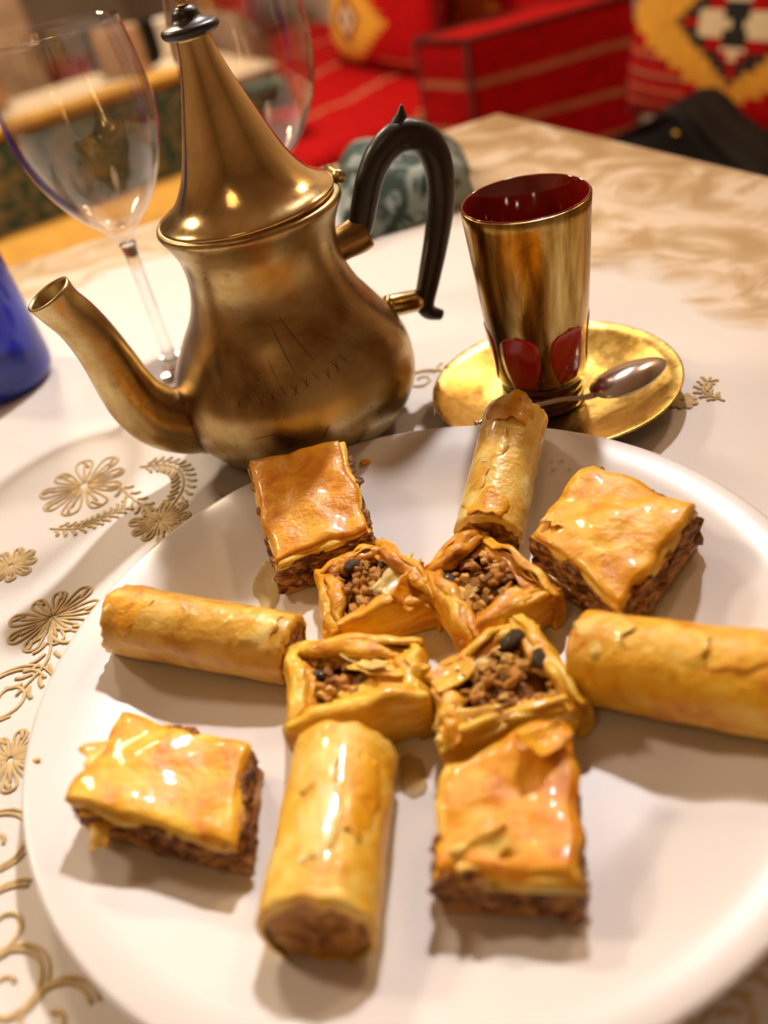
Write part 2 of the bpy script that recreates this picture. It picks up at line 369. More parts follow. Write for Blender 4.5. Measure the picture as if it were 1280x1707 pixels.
def scroll(cx, cy, r, turns, a0, dirn=1):
    bm = bmesh.new(); pts = []
    for k in range(26):
        t = k / 25; a = a0 + dirn * turns * 2 * math.pi * t; rr = r * (1 - .8 * t)
        pts.append((rr * math.cos(a), rr * math.sin(a)))
    thread(bm, pts, 0.0008, 2)
    pts2 = [(p[0] * 1.12 + .001, p[1] * 1.12) for p in pts[:14]]; thread(bm, pts2, 0.0007, 2)
    o = mesh_obj('embroidered_scroll', bm, M['gold_thread'], cloth); o.scale = (1, 1, .45); o.location = (cx, cy, 0.0003); return o
flower(-0.147, 0.400, 0.024, 1, .3); flower(-0.148, 0.300, 0.019, 2, .1); flower(-0.104, 0.352, 0.016, 3)
flower(-0.152, 0.226, 0.014, 4); flower(-0.175, 0.345, 0.012, 5)
sprig([(-0.130, .395), (-.116, .372), (-.104, .352), (-.092, .338)], 1, .005)
sprig([(-0.118, .405), (-.105, .402), (-.096, .392), (-.094, .376), (-.100, .36)], 2, .006)
sprig([(-0.160, .368), (-.146, .363), (-.134, .366), (-.122, .372)], 3, .005)
sprig([(-0.148, .300), (-.146, .275), (-.156, .258)], 4, .007)
sprig([(-0.062, .384), (-.055, .374), (-.047, .368)], 5, .004); sprig([(-0.09, .335), (-.078, .348), (-.070, .36)], 6, .005)
scroll(-0.160, 0.258, 0.016, 1.4, 0.4); scroll(-0.150, 0.190, 0.013, 1.3, 2.0, -1); scroll(-0.158, 0.172, .010, 1.2, .5)
scroll(-0.142, 0.160, 0.014, 1.2, 1.1); scroll(-.136, .140, .013, 1.3, 2.6, -1); scroll(-.122, .128, .012, 1.2, .2); scroll(-.165, .205, .011, 1.2, 3.0)
scroll(-.155, .142, .010, 1.3, 4.0); sprig([(-.15, .125), (-.135, .118), (-.118, .112)], 8, .006); sprig([(-.17, .24), (-.168, .22), (-.16, .205)], 9, .006)
scroll(0.052, 0.092, 0.014, 1.1, 1.2); scroll(.070, .100, .010, 1.2, 0, -1); sprig([(.04, .085), (.055, .098), (.075, .108)], 10, .006)
scroll(0.036, 0.425, 0.010, 1.3, .5); scroll(.052, .432, .006, 1.1, 2); flower(.148, .348, .007, 11); sprig([(.165, .34), (.160, .352), (.168, .362)], 12, .004)

# ------------------------------------------------------------------ plate
pl = empty('dessert_plate', (0, 0.216, 0), 'large round white porcelain plate holding all the pastries', 'plate')
prof = [(0, .0035), (.060, .0035), (.088, .0042), (.098, .0062), (.108, .0105), (.122, .0148), (.1345, .0176), (.1362, .0172), (.1365, .0164), (.1345, .0152), (.120, .0118), (.106, .0072), (.098, .0026), (.086, .0012), (.080, .0003), (.076, .0003), (.074, .0016), (0, .0016)]
def plate_z(x, y):
    r = math.hypot(x, y - 0.216)
    for (r0, z0), (r1, z1) in zip(prof[:7], prof[1:7]):
        if r <= r1: return z0 + (z1 - z0) * (r - r0) / (r1 - r0)
    return .0176
mesh_obj('dish', lathe(prof, 128), M['porcelain'], pl)

# ------------------------------------------------------------------ pastry builders
def sheet_mesh(c, zf, n=26, amp=.001, freq=90, seed=1, edge=.0015, droop=.002, thick=.0007, bm=None):
    """a wavy pastry sheet over quad c (local coords), ragged edges, drooping rim, closed"""
    bm = bm or bmesh.new(); top, bot = {}, {}
    ctr = sum(c, Vector((0, 0, 0))) / 4
    for i in range(n + 1):
        for j in range(n + 1):
            u, v = i / n, j / n; p = bil(c, u, v); e = min(u, 1 - u, v, 1 - v)
            if e < 0.08:
                d = (p - ctr); d.z = 0; d.normalize()
                p = p + d * edge * nz((p.x, p.y, 0), 75, seed) * (1 - e / .08) * 1.6
            wv = amp * nz((p.x, p.y, 0), freq, seed) + amp * .5 * nz((p.x, p.y, 1), freq * 2.4, seed + 3)
            z = zf(u, v) + wv - droop * max(0, 1 - e / .10) ** 2 * (0.7 + .7 * nz((p.x, p.y, 2), 55, seed + 5))
            top[i, j] = bm.verts.new((p.x, p.y, z)); bot[i, j] = bm.verts.new((p.x, p.y, z - thick))
    for i in range(n):
        for j in range(n):
            bm.faces.new((top[i, j], top[i + 1, j], top[i + 1, j + 1], top[i, j + 1]))
            bm.faces.new((bot[i, j], bot[i, j + 1], bot[i + 1, j + 1], bot[i + 1, j]))
    rg = [(i, 0) for i in range(n)] + [(n, j) for j in range(n)] + [(i, n) for i in range(n, 0, -1)] + [(0, j) for j in range(n, 0, -1)]
    for a, b in zip(rg, rg[1:] + rg[:1]): bm.faces.new((top[a], bot[a], bot[b], top[b]))
    return bm
def block_mesh(c, z0, z1, amp=.001, seed=1, cuts=15, freq=260):
    bm = bmesh.new(); bmesh.ops.create_cube(bm, size=1)
    bmesh.ops.subdivide_edges(bm, edges=bm.edges[:], cuts=cuts, use_grid_fill=True)
    for v in bm.verts:
        u, w_, t = v.co.x + .5, v.co.y + .5, v.co.z + .5
        p = bil(c, u, w_); p = Vector((p.x, p.y, z0 + (z1 - z0) * t))
        d = nzv(p, freq, seed) * amp + nzv(p, freq * .35, seed + 2) * amp * 1.1
        if t < 0.01: d.z = 0
        v.co = p + d
    return bm
def leaf_flake(name, parent, material, ctr, normal, along, ln, wd, curl, seed, n=8, cyl=0):
    """a small curled scrap of pastry"""
    nrm = Vector(normal).normalized(); al = Vector(along); al = (al - nrm * al.dot(nrm)).normalized(); sd = nrm.cross(al)
    bm = bmesh.new(); g = {}
    for i in range(n + 1):
        for j in range(n + 1):
            u, v = i / n * 2 - 1, j / n * 2 - 1
            rim = 1 + .34 * nz((u, v, 0), 1.9, seed)
            h = curl * (u * u * .8 + v * v * .4) + .0006 * nz((u, v, 3), 1.5, seed)
            if cyl: h = -(v * wd * .5 * rim) ** 2 / (2 * cyl) + curl * max(0, u) ** 3 + .00025 * nz((u, v, 3), 1.5, seed)
            g[i, j] = bm.verts.new(Vector(ctr) + al * u * ln * .5 * rim + sd * v * wd * .5 * rim * (1 - .35 * u * u) + nrm * h)
    for i in range(n):
        for j in range(n): bm.faces.new((g[i, j], g[i + 1, j], g[i + 1, j + 1], g[i, j + 1]))
    return solidify(mesh_obj(name, bm, material, parent), .0005, 0)

def baklava_square(label, c, ztop, top_mat, seed, lift=None, tilt=None):
    c = [Vector((x / 1000, y / 1000, 0)) for x, y in c]
    ctr = sum(c, Vector((0, 0, 0))) / 4; pz = max(plate_z(p.x, p.y) for p in c + [ctr]); pz0 = min(plate_z(p.x, p.y) for p in c + [ctr])
    base = plate_z(ctr.x, ctr.y)
    root = empty('baklava_square', (ctr.x, ctr.y, base), label, 'pastry', 'baklava squares on the plate')
    L = [p - ctr for p in c]
    # follow the tilt of the plate rim under the piece
    zs = [plate_z(p.x, p.y) - base for p in c]
    def zb(u, v): return (zs[0] * (1 - u) + zs[1] * u) * (1 - v) + (zs[3] * (1 - u) + zs[2] * u) * v
    H = ztop - base
    def shear(bm):
        # lift vertices with the plate surface
        inv = []
        for v in bm.verts:
            # nearest u,v by distance weights
            best = None
            wts = [1 / ((v.co.xy - p.xy).length ** 2 + 1e-7) for p in L]; sw = sum(wts)
            v.co.z += sum(w_ * z for w_, z in zip(wts, zs)) / sw
        return bm
    sc_ = lambda k: [p * k for p in L]
    mesh_obj('bottom_crust', shear(block_mesh(sc_(1.0), 0.0003, H * .22, .0005, seed + 1)), M['phyllo_brown'], root)
    mesh_obj('nut_filling', shear(block_mesh(sc_(1.02), H * .16, H * .80, .0022, seed, 30, 330)), M['nut_layer'], root)
    lf = lift or (lambda u, v: 0)
    for k in range(4):
        off = Vector((nz((k, 0, 0), 1.3, seed), nz((0, k, 0), 1.3, seed), 0)) * .0015
        cc = [p * (1.005 - .018 * k) + off for p in L]
        mesh_obj('phyllo_sheet', shear(sheet_mesh(cc, lambda u, v, k=k: H * .80 + (H * .20) * (k + .6) / 4 + lf(u, v), 26, .0008 + .0003 * k, 62, seed * 3 + (k > 1) * 1, (.0022), .0020 - .0003 * k, .0008)),
                 [M['phyllo_pale'], M['phyllo_yellow'], top_mat, top_mat][k], root)
    return root, L, H

S1c = [(-52, 330), (-10, 333), (-7, 281), (-46, 274)]
S2c = [(51, 253), (83, 280), (108, 238), (68, 207)]
S3c = [(-100, 212), (-58, 189), (-63, 154), (-111, 176)]
S4c = [(1, 165), (38, 166), (26, 117), (-10, 130)]
s1, L1, H1 = baklava_square('glossy deep orange baklava square nearest the brass teapot', S1c, .0245, M['phyllo_orange'], 3, lambda u, v: .0025 * max(0, .25 - v) / .25)
s2, L2, H2 = baklava_square('golden baklava square with dark side near the gold saucer, at the right rim', S2c, .0262, M['phyllo_amber'], 5, lambda u, v: .003 * math.sin(math.pi * u) * math.sin(math.pi * v))
s3, L3, H3 = baklava_square('flaky baklava square with curled top scraps at the lower left of the plate', S3c, .0235, M['phyllo_amber'], 8)
s4, L4, H4 = baklava_square('peaked amber baklava square at the bottom, right of the upright roll', S4c, .0235, M['phyllo_orange'], 12, lambda u, v: .006 * math.exp(-((u - .72) ** 2 / .08 + v * v / .06)))
# loose scraps
fold = sheet_mesh([L1[0] * 1.03 + Vector((0, .0005, 0)), L1[1] * 1.03, L1[1].lerp(L1[2], .12) * 1.03, L1[0].lerp(L1[3], .12) * 1.03], lambda u, v: H1 + .0064 - .0028 * v, 16, .0004, 60, 31, .0008, .0006, .0012)
mesh_obj('folded_edge', fold, M['phyllo_amber'], s1)
for k, (x, y, z, a, ln, wd, cu_) in enumerate([(-.012, .010, .0198, .2, .026, .018, .0030), (-.019, -.001, .0196, 1.5, .022, .014, .0022), (-.021, -.012, .0180, 1.6, .014, .007, -.002)]):
    leaf_flake('pastry_scrap', s3, M['phyllo_amber' if k % 2 else 'phyllo_yellow'], (x, y, z), (.15 * math.cos(a), .15 * math.sin(a), 1), (math.cos(a), math.sin(a), 0), ln, wd, cu_, 40 + k, 12)
for k, (x, y, z, a) in enumerate([(-.012, .012, .0212, .6), (.006, -.004, .0212, 2.2)]):
    leaf_flake('pastry_scrap', s2, M['phyllo_yellow'], (x, y, z), (0, 0, 1), (math.cos(a), math.sin(a), 0), .018, .011, .0025, 60 + k)
leaf_flake('pastry_scrap', s4, M['phyllo_yellow'], (-.009, -.011, .0195), (-.2, -.3, 1), (1, .2, 0), .016, .008, .003, 71)
leaf_flake('pastry_scrap', s4, M['phyllo_amber'], (.014, .014, .0235), (.3, .1, 1), (1, .4, 0), .016, .010, .004, 72)

def pastry_roll(label, a, b, r, m_wrap, seed, flakes):
    a = Vector((*a, 0)) / 1000; b = Vector((*b, 0)) / 1000
    a.z = plate_z(a.x, a.y); b.z = plate_z(b.x, b.y)
    ctr = (a + b) / 2; root = empty('pastry_roll', (ctr.x, ctr.y, ctr.z), label, 'pastry', 'rolled pastry fingers on the plate')
    ax = (b - a); ln = ax.length; ax.normalize(); sd = Vector((0, 0, 1)).cross(ax).normalized(); up = ax.cross(sd)
    NS, NA = 34, 56
    def ring(bm, t, rad, seam, jit):
        out = []
        for k in range(NA):
            th = 2 * math.pi * k / NA
            q = (math.cos(th) * 2, math.sin(th) * 2, t * ln * 90)
            rr = rad * (1 + .030 * nz(q, .8, seed) + .02 * nz(q, 2.1, seed + 1))
            if seam: rr += .0011 * (((th + .25 * math.sin(t * 5 + seed) + .9) % (2 * math.pi)) / (2 * math.pi))
            y, z = rr * math.cos(th), rr * math.sin(th) * .94
            z = max(z, -rad * .80)
            out.append(bm.verts.new(ax * ((t - .5) * ln + jit * nz((math.cos(th) * 3, math.sin(th) * 3, t), 1.5, seed + 9)) + sd * y + up * (z + rad * .81)))
        return out
    bm = bmesh.new(); rings = []
    prof_ = [(0.0, .86), (0.0, .955), (.012, 1.0)] + [(.03 + .94 * i / NS, 1.0) for i in range(NS + 1)] + [(.988, 1.0), (1.0, .955), (1.0, .86)]
    for i, (t, k) in enumerate(prof_):
        e = i < 3 or i > len(prof_) - 4
        rings.append(ring(bm, t, r * k, True, .0016 if e else 0))
    # inner return of the wrapper at both ends
    for rg in (rings, ):
        for A_, B_ in zip(rg, rg[1:]):
            for k in range(NA): bm.faces.new((A_[k], A_[(k + 1) % NA], B_[(k + 1) % NA], B_[k]))
    mesh_obj('wrapper', bm, m_wrap, root)
    bm = bmesh.new(); rs = []
    for t, k in [(.012, .01), (.010, .35), (.011, .62), (.004, .80), (.02, .90), (.5, .90), (.98, .90), (.996, .80), (.989, .62), (.990, .35), (.988, .01)]:
        rs.append(ring(bm, t, r * k, False, .0012))
        if k < .9:
            for v in rs[-1]: v.co += ax * (.0009 * nz(v.co, 330, seed + 4)) + up * (r * .81 - (r * k) * .81) 
        else:
            for v in rs[-1]: v.co += up * (r * .81 - r * k * .81)
    for A_, B_ in zip(rs, rs[1:]):
        for k in range(NA): bm.faces.new((A_[k], A_[(k + 1) % NA], B_[(k + 1) % NA], B_[k]))
    mesh_obj('filling', bm, M['roll_core'], root)
    for k, (t, th, l_, w_, cu_, mm_) in enumerate(flakes):
        nrm = sd * math.cos(th) + up * math.sin(th)
        p = ax * ((t - .5) * ln) + sd * (r + .0003) * math.cos(th) + up * ((r + .0003) * math.sin(th) * .95 + r * .81)
        leaf_flake('pastry_flake', root, M[mm_], p, nrm, ax, l_, w_, max(0, cu_), seed * 5 + k, 12, r * 1.02)
    return root, ax, sd, up
pastry_roll('pale pastry roll lying over the far rim in front of the saucer', (66, 328), (38, 269), .0134, M['phyllo_pale'], 21,
            [(.10, 1.5, .018, .020, .002, 'phyllo_amber'), (.40, 2.0, .026, .016, 0, 'phyllo_pale'), (.88, 1.6, .014, .020, .002, 'phyllo_amber'), (.68, 2.3, .022, .014, 0, 'phyllo_tan')])
pastry_roll('brown-tan pastry roll lying crosswise at the left side of the plate', (-108, 262), (-44, 234), .0128, M['phyllo_tan'], 33,
            [(.12, 1.6, .018, .020, 0, 'phyllo_amber'), (.80, 1.6, .020, .018, .001, 'phyllo_pale')])
pastry_roll('thick yellow pastry roll pointing at the camera at the bottom centre', (-29, 179), (-42, 122), .0157, M['phyllo_yellow'], 47,
            [(.25, 1.9, .022, .016, 0, 'phyllo_pale'), (.60, 1.6, .028, .013, 0, 'phyllo_pale'), (.42, .9, .026, .013, 0, 'phyllo_amber')])
pastry_roll('amber pastry roll cut off by the right edge of the picture', (54, 196), (108, 152), .0152, M['phyllo_amber'], 52,
            [(.14, 1.7, .018, .020, .001, 'phyllo_pale'), (.42, 1.8, .026, .018, .001, 'phyllo_yellow'), (.70, 1.5, .024, .020, .002, 'phyllo_amber')])

# ------------------------------------------------------------------ nut nests
def nut_mesh(seed):
    bm = bmesh.new(); rnd = random.Random(seed * 13 + 5); sx, sy, sz = rnd.uniform(.9, 1.45), rnd.uniform(.65, 1.0), rnd.uniform(.5, .85)
    for k in range(13):
        v = Vector((rnd.gauss(0, 1), rnd.gauss(0, 1), rnd.gauss(0, 1))).normalized() * rnd.uniform(.8, 1.15)
        bm.verts.new((v.x * sx, v.y * sy, v.z * sz))
    r_ = bmesh.ops.convex_hull(bm, input=bm.verts[:])
    bmesh.ops.delete(bm, geom=[g_ for g_ in r_['geom_interior'] if isinstance(g_, bmesh.types.BMVert)], context='VERTS')
    me = bpy.data.meshes.new('nut_piece'); bm.to_mesh(me); bm.free()
    for p in me.polygons: p.use_smooth = seed % 3 == 0
    return me
NUTS = []
for sd_ in range(9):
    me = nut_mesh(sd_); me.materials.append(M[['nut_a', 'nut_b', 'nut_c', 'nut_a', 'nut_b', 'nut_a', 'nut_a', 'nut_b', 'nut_c'][sd_]]); NUTS.append(me)
RAI = []
for sd_ in range(3):
    bm = bmesh.new(); bmesh.ops.create_icosphere(bm, subdivisions=3, radius=1)
    for v in bm.verts: v.co = Vector((v.co.x * 1.25, v.co.y * .85, v.co.z * .7)) * (1 + .25 * nz(v.co, 2.2, sd_ + 3))
    me = bpy.data.meshes.new('raisin'); bm.to_mesh(me); bm.free()
    for p in me.polygons: p.use_smooth = True
    me.materials.append(M['raisin']); RAI.append(me)

def nest(label, c, h, mt, mt2, seed, hs, raisins, flaps, nnut=66, lean=1.0):
    c = [Vector((x / 1000, y / 1000, 0)) for x, y in c]
    ctr = sum(c, Vector((0, 0, 0))) / len(c); base = plate_z(ctr.x, ctr.y)
    root = empty('nut_nest', (ctr.x, ctr.y, base), label, 'pastry', 'nut-filled pastry nests in the middle of the plate')
    L = [p - ctr for p in c]; n = len(L)
    mesh_obj('pastry_base', block_mesh(([p * .93 for p in L] if n == 4 else [L[0] * .9, L[1] * .9, L[2] * .9, L[3] * .9]), .0002, .006, .0005, seed), mt, root)
    rnd = random.Random(seed)
    for i in range(n):
        A_, B_ = L[i], L[(i + 1) % n]; mid = (A_ + B_) / 2; out = Vector((mid.x, mid.y, 0)); t = (B_ - A_).normalized()
        nr = Vector((t.y, -t.x, 0));  nr = nr if nr.dot(mid) > 0 else -nr
        hh = h * hs[i % len(hs)]
        for lay in range(6):
            NU, NV = 30, 12; bm = bmesh.new(); g = {}; vmax = [.80, 1.0, .70, .86, .66, .78][lay] * rnd.uniform(.92, 1.05); lh = rnd.uniform(.92, 1.10)
            in_off = lay * .0008; ph = rnd.uniform(0, 6)
            for iu in range(NU + 1):
                u = iu / NU; ue = -0.06 + 1.12 * u
                p = A_.lerp(B_, ue)
                cornr = math.sin(math.pi * min(1, max(0, u)))
                # bulge outwards along the side, pinched at the corners
                for iv in range(NV + 1):
                    v = iv / NV * min(1, vmax)
                    curve = [(0.0, 0.0), (.0020, .38), (.0018, .78), (.0002, 1.02), (-.0028, 1.02), (-.0052, .82)]
                    x = v * (len(curve) - 1); k = min(int(x), len(curve) - 2); f = x - k
                    o_ = curve[k][0] * (1 - f) + curve[k + 1][0] * f; zz = curve[k][1] * (1 - f) + curve[k + 1][1] * f
                    ruf = (.0003 * math.sin(u * 24 + ph + lay * .8) + .0026 * nz((u * 5, v * 1.6, lay * .6), 1.0, seed + i * 3)) * (0.25 + v)
                    hz = lh * hh * (.80 + .26 * cornr) * zz * (1 + .16 * nz((u * 3, lay * .7, v), 1.2, seed + i))
                    pt = p + nr * (o_ * lean * (.6 + .6 * cornr) + ruf - in_off) + Vector((0, 0, .0006 + hz - lay * .0003 + .0008 * nz((u * 8, v * 4, lay), 1, seed + 5)))
                    g[iu, iv] = bm.verts.new(pt)
            for iu in range(NU):
                for iv in range(NV): bm.faces.new((g[iu, iv], g[iu + 1, iv], g[iu + 1, iv + 1], g[iu, iv + 1]))
            solidify(mesh_obj('phyllo_fold', bm, [mt, mt2, mt, mt2, mt, mt2][lay], root), .00032, 0)
    for k in range(nnut):
        a = rnd.uniform(0, 6.283); q = math.sqrt(rnd.random()) * .80
        d = Vector((math.cos(a), math.sin(a), 0))
        # stay inside the polygon
        lim = 1e9
        for i in range(n):
            A_, B_ = L[i], L[(i + 1) % n]; e = B_ - A_; nr = Vector((e.y, -e.x, 0)).normalized()
            if nr.dot((A_ + B_) / 2) < 0: nr = -nr
            if d.dot(nr) > 1e-4: lim = min(lim, A_.dot(nr) / d.dot(nr))
        p = d * lim * q
        z = .0098 + h * .48 * (1 - (q / .8) ** 2 * .45) * rnd.uniform(.8, 1.05)
        o = bpy.data.objects.new('nut_piece', NUTS[rnd.randrange(9)]); COL.objects.link(o); o.parent = root
        o.location = (p.x, p.y, z); s = rnd.uniform(.0016, .0030); o.scale = (s, s, s)
        o.rotation_euler = (rnd.uniform(-.7, .7), rnd.uniform(-.7, .7), rnd.uniform(0, 6.28))
    # bed of nut meal below the pieces
    bed = [p * .88 for p in L]
    bm = sheet_mesh(bed if n == 4 else bed[:4], lambda u, v: .0075 + h * .42 * math.sin(math.pi * u) * math.sin(math.pi * v), 20, .0014, 260, seed, .001, .001, .003)
    mesh_obj('nut_bed', bm, M['nut_c'], root)
    for k, (x, y, z, s) in enumerate(raisins):
        o = bpy.data.objects.new('raisin', RAI[k % 3]); COL.objects.link(o); o.parent = root
        o.location = (x, y, z); o.scale = (s, s, s); o.rotation_euler = (.2, .3, k * 1.1 + seed)
    for k, (x, y, z, nx, ny, nz_, a, ln, wd, cu_, m_) in enumerate(flaps):
        leaf_flake('pastry_flap', root, M[m_], (x, y, z), (nx, ny, nz_), (math.cos(a), math.sin(a), 0), ln, wd, cu_, seed * 11 + k, 10)
    return root
B1 = [(-30, 268), (-3, 274), (12, 238), (-29, 233)]
B2 = [(9, 251), (34, 266), (52, 226), (17, 213)]
B3 = [(-43, 228), (0, 217), (-2, 190), (-44, 190)]
B4 = [(3, 200), (38, 219), (46, 178), (2, 174)]
nest('orange pastry nest with raised folded corner, back left of the four nests', B1, .0165, M['nest_amber'], M['nest_orange'], 101, [1.0, 1.1, .95, .95],
     [(-.004, .009, .0175, .0030), (.007, .005, .0175, .0020)],
     [(.011, -.004, .0180, .3, -.3, 1, .75, .022, .009, .0010, 'pistachio'), (.016, -.010, .0165, .7, -.6, .9, .9, .020, .013, .002, 'phyllo_orange')], 84)
nest('orange pastry nest full of brown nuts, back right of the four nests', B2, .0170, M['nest_amber'], M['nest_orange'], 102, [1.1, 1.0, .95, 1.0],
     [(-.011, .004, .0168, .0030)],
     [(-.008, -.005, .0165, -.1, .2, 1, -.5, .012, .007, .001, 'pistachio')], 92)
nest('yellow pastry nest folded half shut, front left of the four nests', B3, .0165, M['nest_yellow'], M['nest_amber'], 103, [1.1, 1.0, 1.15, .95],
     [(-.012, .006, .0165, .0024)],
     [(.004, .004, .0185, .2, .4, 1, -.9, .020, .007, .002, 'pistachio'), (.012, .000, .0175, .2, .3, 1, -.1, .024, .011, .0015, 'phyllo_yellow'), (.008, -.009, .0175, .0, -.3, 1, .1, .030, .014, -.003, 'phyllo_yellow')], 70, 1.3)
nest('wide open pastry nest with two dark raisins, front right of the four nests', B4, .0160, M['nest_yellow'], M['nest_amber'], 104, [.95, 1.0, .9, .95],
     [(.009, .013, .0180, .0036), (.015, .003, .0172, .0030)],
     [(-.013, .005, .0175, -.2, .1, 1, .3, .015, .013, .0012, 'phyllo_amber'), (-.006, .006, .0170, .1, .2, 1, .5, .011, .006, .001, 'pistachio'), (-.012, -.014, .0150, -.1, -.5, .9, -.1, .020, .010, .001, 'phyllo_pale')], 100)

# crumbs and syrup on the plate
def crumb(label, x, y, s, mk, seed):
    bm = bmesh.new(); bmesh.ops.create_icosphere(bm, subdivisions=2, radius=s)
    for v in bm.verts: v.co = Vector((v.co.x * 1.3, v.co.y * .9, v.co.z * .35)) * (1 + .4 * nz(v.co, .9 / s, seed))
    o = mesh_obj('pastry_crumb', bm, M[mk]); o.location = (x, y, T + plate_z(x, y) + s * .33); tag(o, label, 'crumb', 'pastry crumbs'); return o
crumb('orange pastry crumb on the bare far rim beside the glossy square', -.003, .338, .0021, 'phyllo_orange', 1)
crumb('lone pastry crumb at the left rim of the plate', -.1315, .207, .0011, 'phyllo_orange', 2)
crumb('brown crumb beside the corner of the back left nest', -.0335, .236, .0013, 'nut_a', 3)
def puddle(label, x, y, rx, ry, seed, h=.0007):
    bm = bmesh.new(); N = 40; c0 = bm.verts.new((0, 0, h)); rs = []
    for k, hh in ((.5, h * .9), (.85, h * .6), (1.0, 0.0)):
        ring_ = []
        for q in range(N):
            a = 2 * math.pi * q / N; rr = k * (1 + .25 * nz((math.cos(a), math.sin(a), 0), 1.3, seed) + .1 * nz((math.cos(a), math.sin(a), 0), 3, seed))
            px, py = rx * rr * math.cos(a), ry * rr * math.sin(a)
            ring_.append(bm.verts.new((px, py, hh + plate_z(x + px, y + py) - plate_z(x, y))))
        rs.append(ring_)
    for q in range(N): bm.faces.new((c0, rs[0][q], rs[0][(q + 1) % N]))
    for A_, B_ in zip(rs, rs[1:]):
        for q in range(N): bm.faces.new((A_[q], B_[q], B_[(q + 1) % N], A_[(q + 1) % N]))
    bm.faces.new(rs[-1][::-1])
    o = mesh_obj('syrup_puddle', bm, M['syrup']); o.location = (x, y, T + plate_z(x, y) + .0002); tag(o, label, 'syrup', 'syrup on the plate'); return o
puddle('amber syrup puddle at the right side of the thick yellow roll', -.0105, .176, .0045, .008, 1)
puddle('syrup seeping out left of the deep orange baklava square', -.053, .282, .006, .014, 2)
puddle('syrup patch between the left roll and the front left nest', -.030, .1835, .012, .006, 3)
for k, (x, y, s) in enumerate([(.0735, .303, .0012), (.078, .3055, .0009), (.0745, .3075, .0008), (.0795, .300, .0008)]):
    bm = bmesh.new(); bmesh.ops.create_uvsphere(bm, u_segments=14, v_segments=8, radius=s)
    for v in bm.verts: v.co.z *= .55
    o = mesh_obj('syrup_drop', bm, M['syrup']); o.location = (x, y, T + plate_z(x, y) + s * .5)
    tag(o, ['largest', 'second from right', 'farthest back', 'rightmost'][k] + ' of the tiny syrup drops right of the far pastry roll', 'syrup', 'syrup drops')

# ------------------------------------------------------------------ teapot
TP = (-0.027, 0.404)
ang = math.atan2(-.26, -.966)              # spout direction
tp = empty('brass_teapot', (TP[0], TP[1], 0), 'aged brass teapot with curved spout and black handle behind the plate', 'teapot')
body_prof = [(.036, .0), (.0435, .0035), (.0515, .010), (.0575, .019), (.0600, .030), (.0585, .042), (.0540, .052), (.0480, .0615), (.0412, .072), (.0372, .082), (.0355, .092), (.0362, .102), (.0388, .109), (.0412, .1135), (.0418, .1155), (.0410, .1172), (.0385, .1178)]
bp_s = [(p.x, p.y) for p in catmull([(r, z, 0) for r, z in body_prof], 6)]
def body_r(z):
    for (r0, z0), (r1, z1) in zip(bp_s, bp_s[1:]):
        if z0 <= z <= z1 and z1 > z0: return r0 + (r1 - r0) * (z - z0) / (z1 - z0)
    return .04
mesh_obj('body', lathe([(0, .0004)] + bp_s + [(.034, .1172), (.034, .10), (0, .095)], 96), M['brass_body'], tp)
lid = mesh_obj('lid', lathe([(0, .1155), (.036, .1155)] + [(p.x, p.y) for p in catmull([(r, z, 0) for r, z in [(.0392, .1172), (.0398, .1188), (.0385, .1202), (.0335, .1232), (.0290, .1275), (.0238, .1355), (.0190, .1470), (.0150, .1580), (.0108, .1700), (.0082, .1790), (.0072, .1850), (.0074, .1875)]], 5)] + [(0, .1878)], 80), M['brass_lid'], tp)
fin = mesh_obj('finial', lathe([(p.x, p.y) for p in catmull([(r, z, 0) for r, z in [(0, .186), (.006, .1862), (.0100, .1868), (.0118, .1885), (.0112, .1905), (.0080, .1915), (.0060, .1930), (.0050, .1955), (.0030, .1970), (0, .1972)]], 4)], 40), M['black_handle'], lid)
pin = mesh_obj('finial_pin', lathe([(0, .196), (.0022, .196), (.0026, .1985), (.0018, .2005), (0, .201)], 20), M['brass_lid'], lid)
for o in (lid,):
    o.location = (0.1175 * math.sin(R(2.2)), 0, .1175 * (1 - math.cos(R(2.2)))); o.rotation_euler = (0, -R(2.2), 0)
dv = Vector((math.cos(ang), math.sin(ang), 0)); pv = Vector((-dv.y, dv.x, 0))
def P3(d, z): return (dv.x * d, dv.y * d, z)
sp_path = [P3(d / 1000, z / 1000) for d, z in [(45, 27), (53, 27.5), (61, 30.5), (69.5, 37), (75.5, 47), (78.5, 58), (80.5, 70), (83, 82), (86.5, 93), (91, 102), (93.5, 108.5)]]
sp_r = [.0170, .0165, .0160, .0152, .0140, .0128, .0116, .0107, .0101, .0100, .0108]
bm = tube(sp_path, sp_r, 36, None, False, (1, 1), 5)
spout = mesh_obj('spout', bm, M['brass_body'], tp); solidify(spout, .0012, -1)
col_ = tube([P3(.0445, .027), P3(.0500, .0272), P3(.0545, .0278)], [.0182, .0180, .0168], 36, None, True, (1, 1), 3)
mesh_obj('spout_collar', col_, M['brass_body'], tp)
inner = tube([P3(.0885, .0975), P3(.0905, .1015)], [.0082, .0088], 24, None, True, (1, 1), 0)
mesh_obj('spout_shade_plug', inner, M['engraving_and_shade'], tp)  # dark plug set in the mouth as the shade inside the spout
hd = -1
hpts = [(46, 88.5), (49.5, 93), (54, 103), (59, 113), (66.5, 121.5), (77, 125.5), (87, 121.5), (92.5, 110), (92, 93), (86.5, 75), (79, 56), (74.5, 44.5), (76, 38.5), (82, 34.5)]
hr = [.0064, .0066, .0068, .0070, .0074, .0078, .0075, .0070, .0066, .0062, .0056, .0050, .0042, .0030]
handle = mesh_obj('handle', tube([P3(-d / 1000, z / 1000) for d, z in hpts], hr, 24, None, True, (1.0, .85)), M['black_handle'], tp)
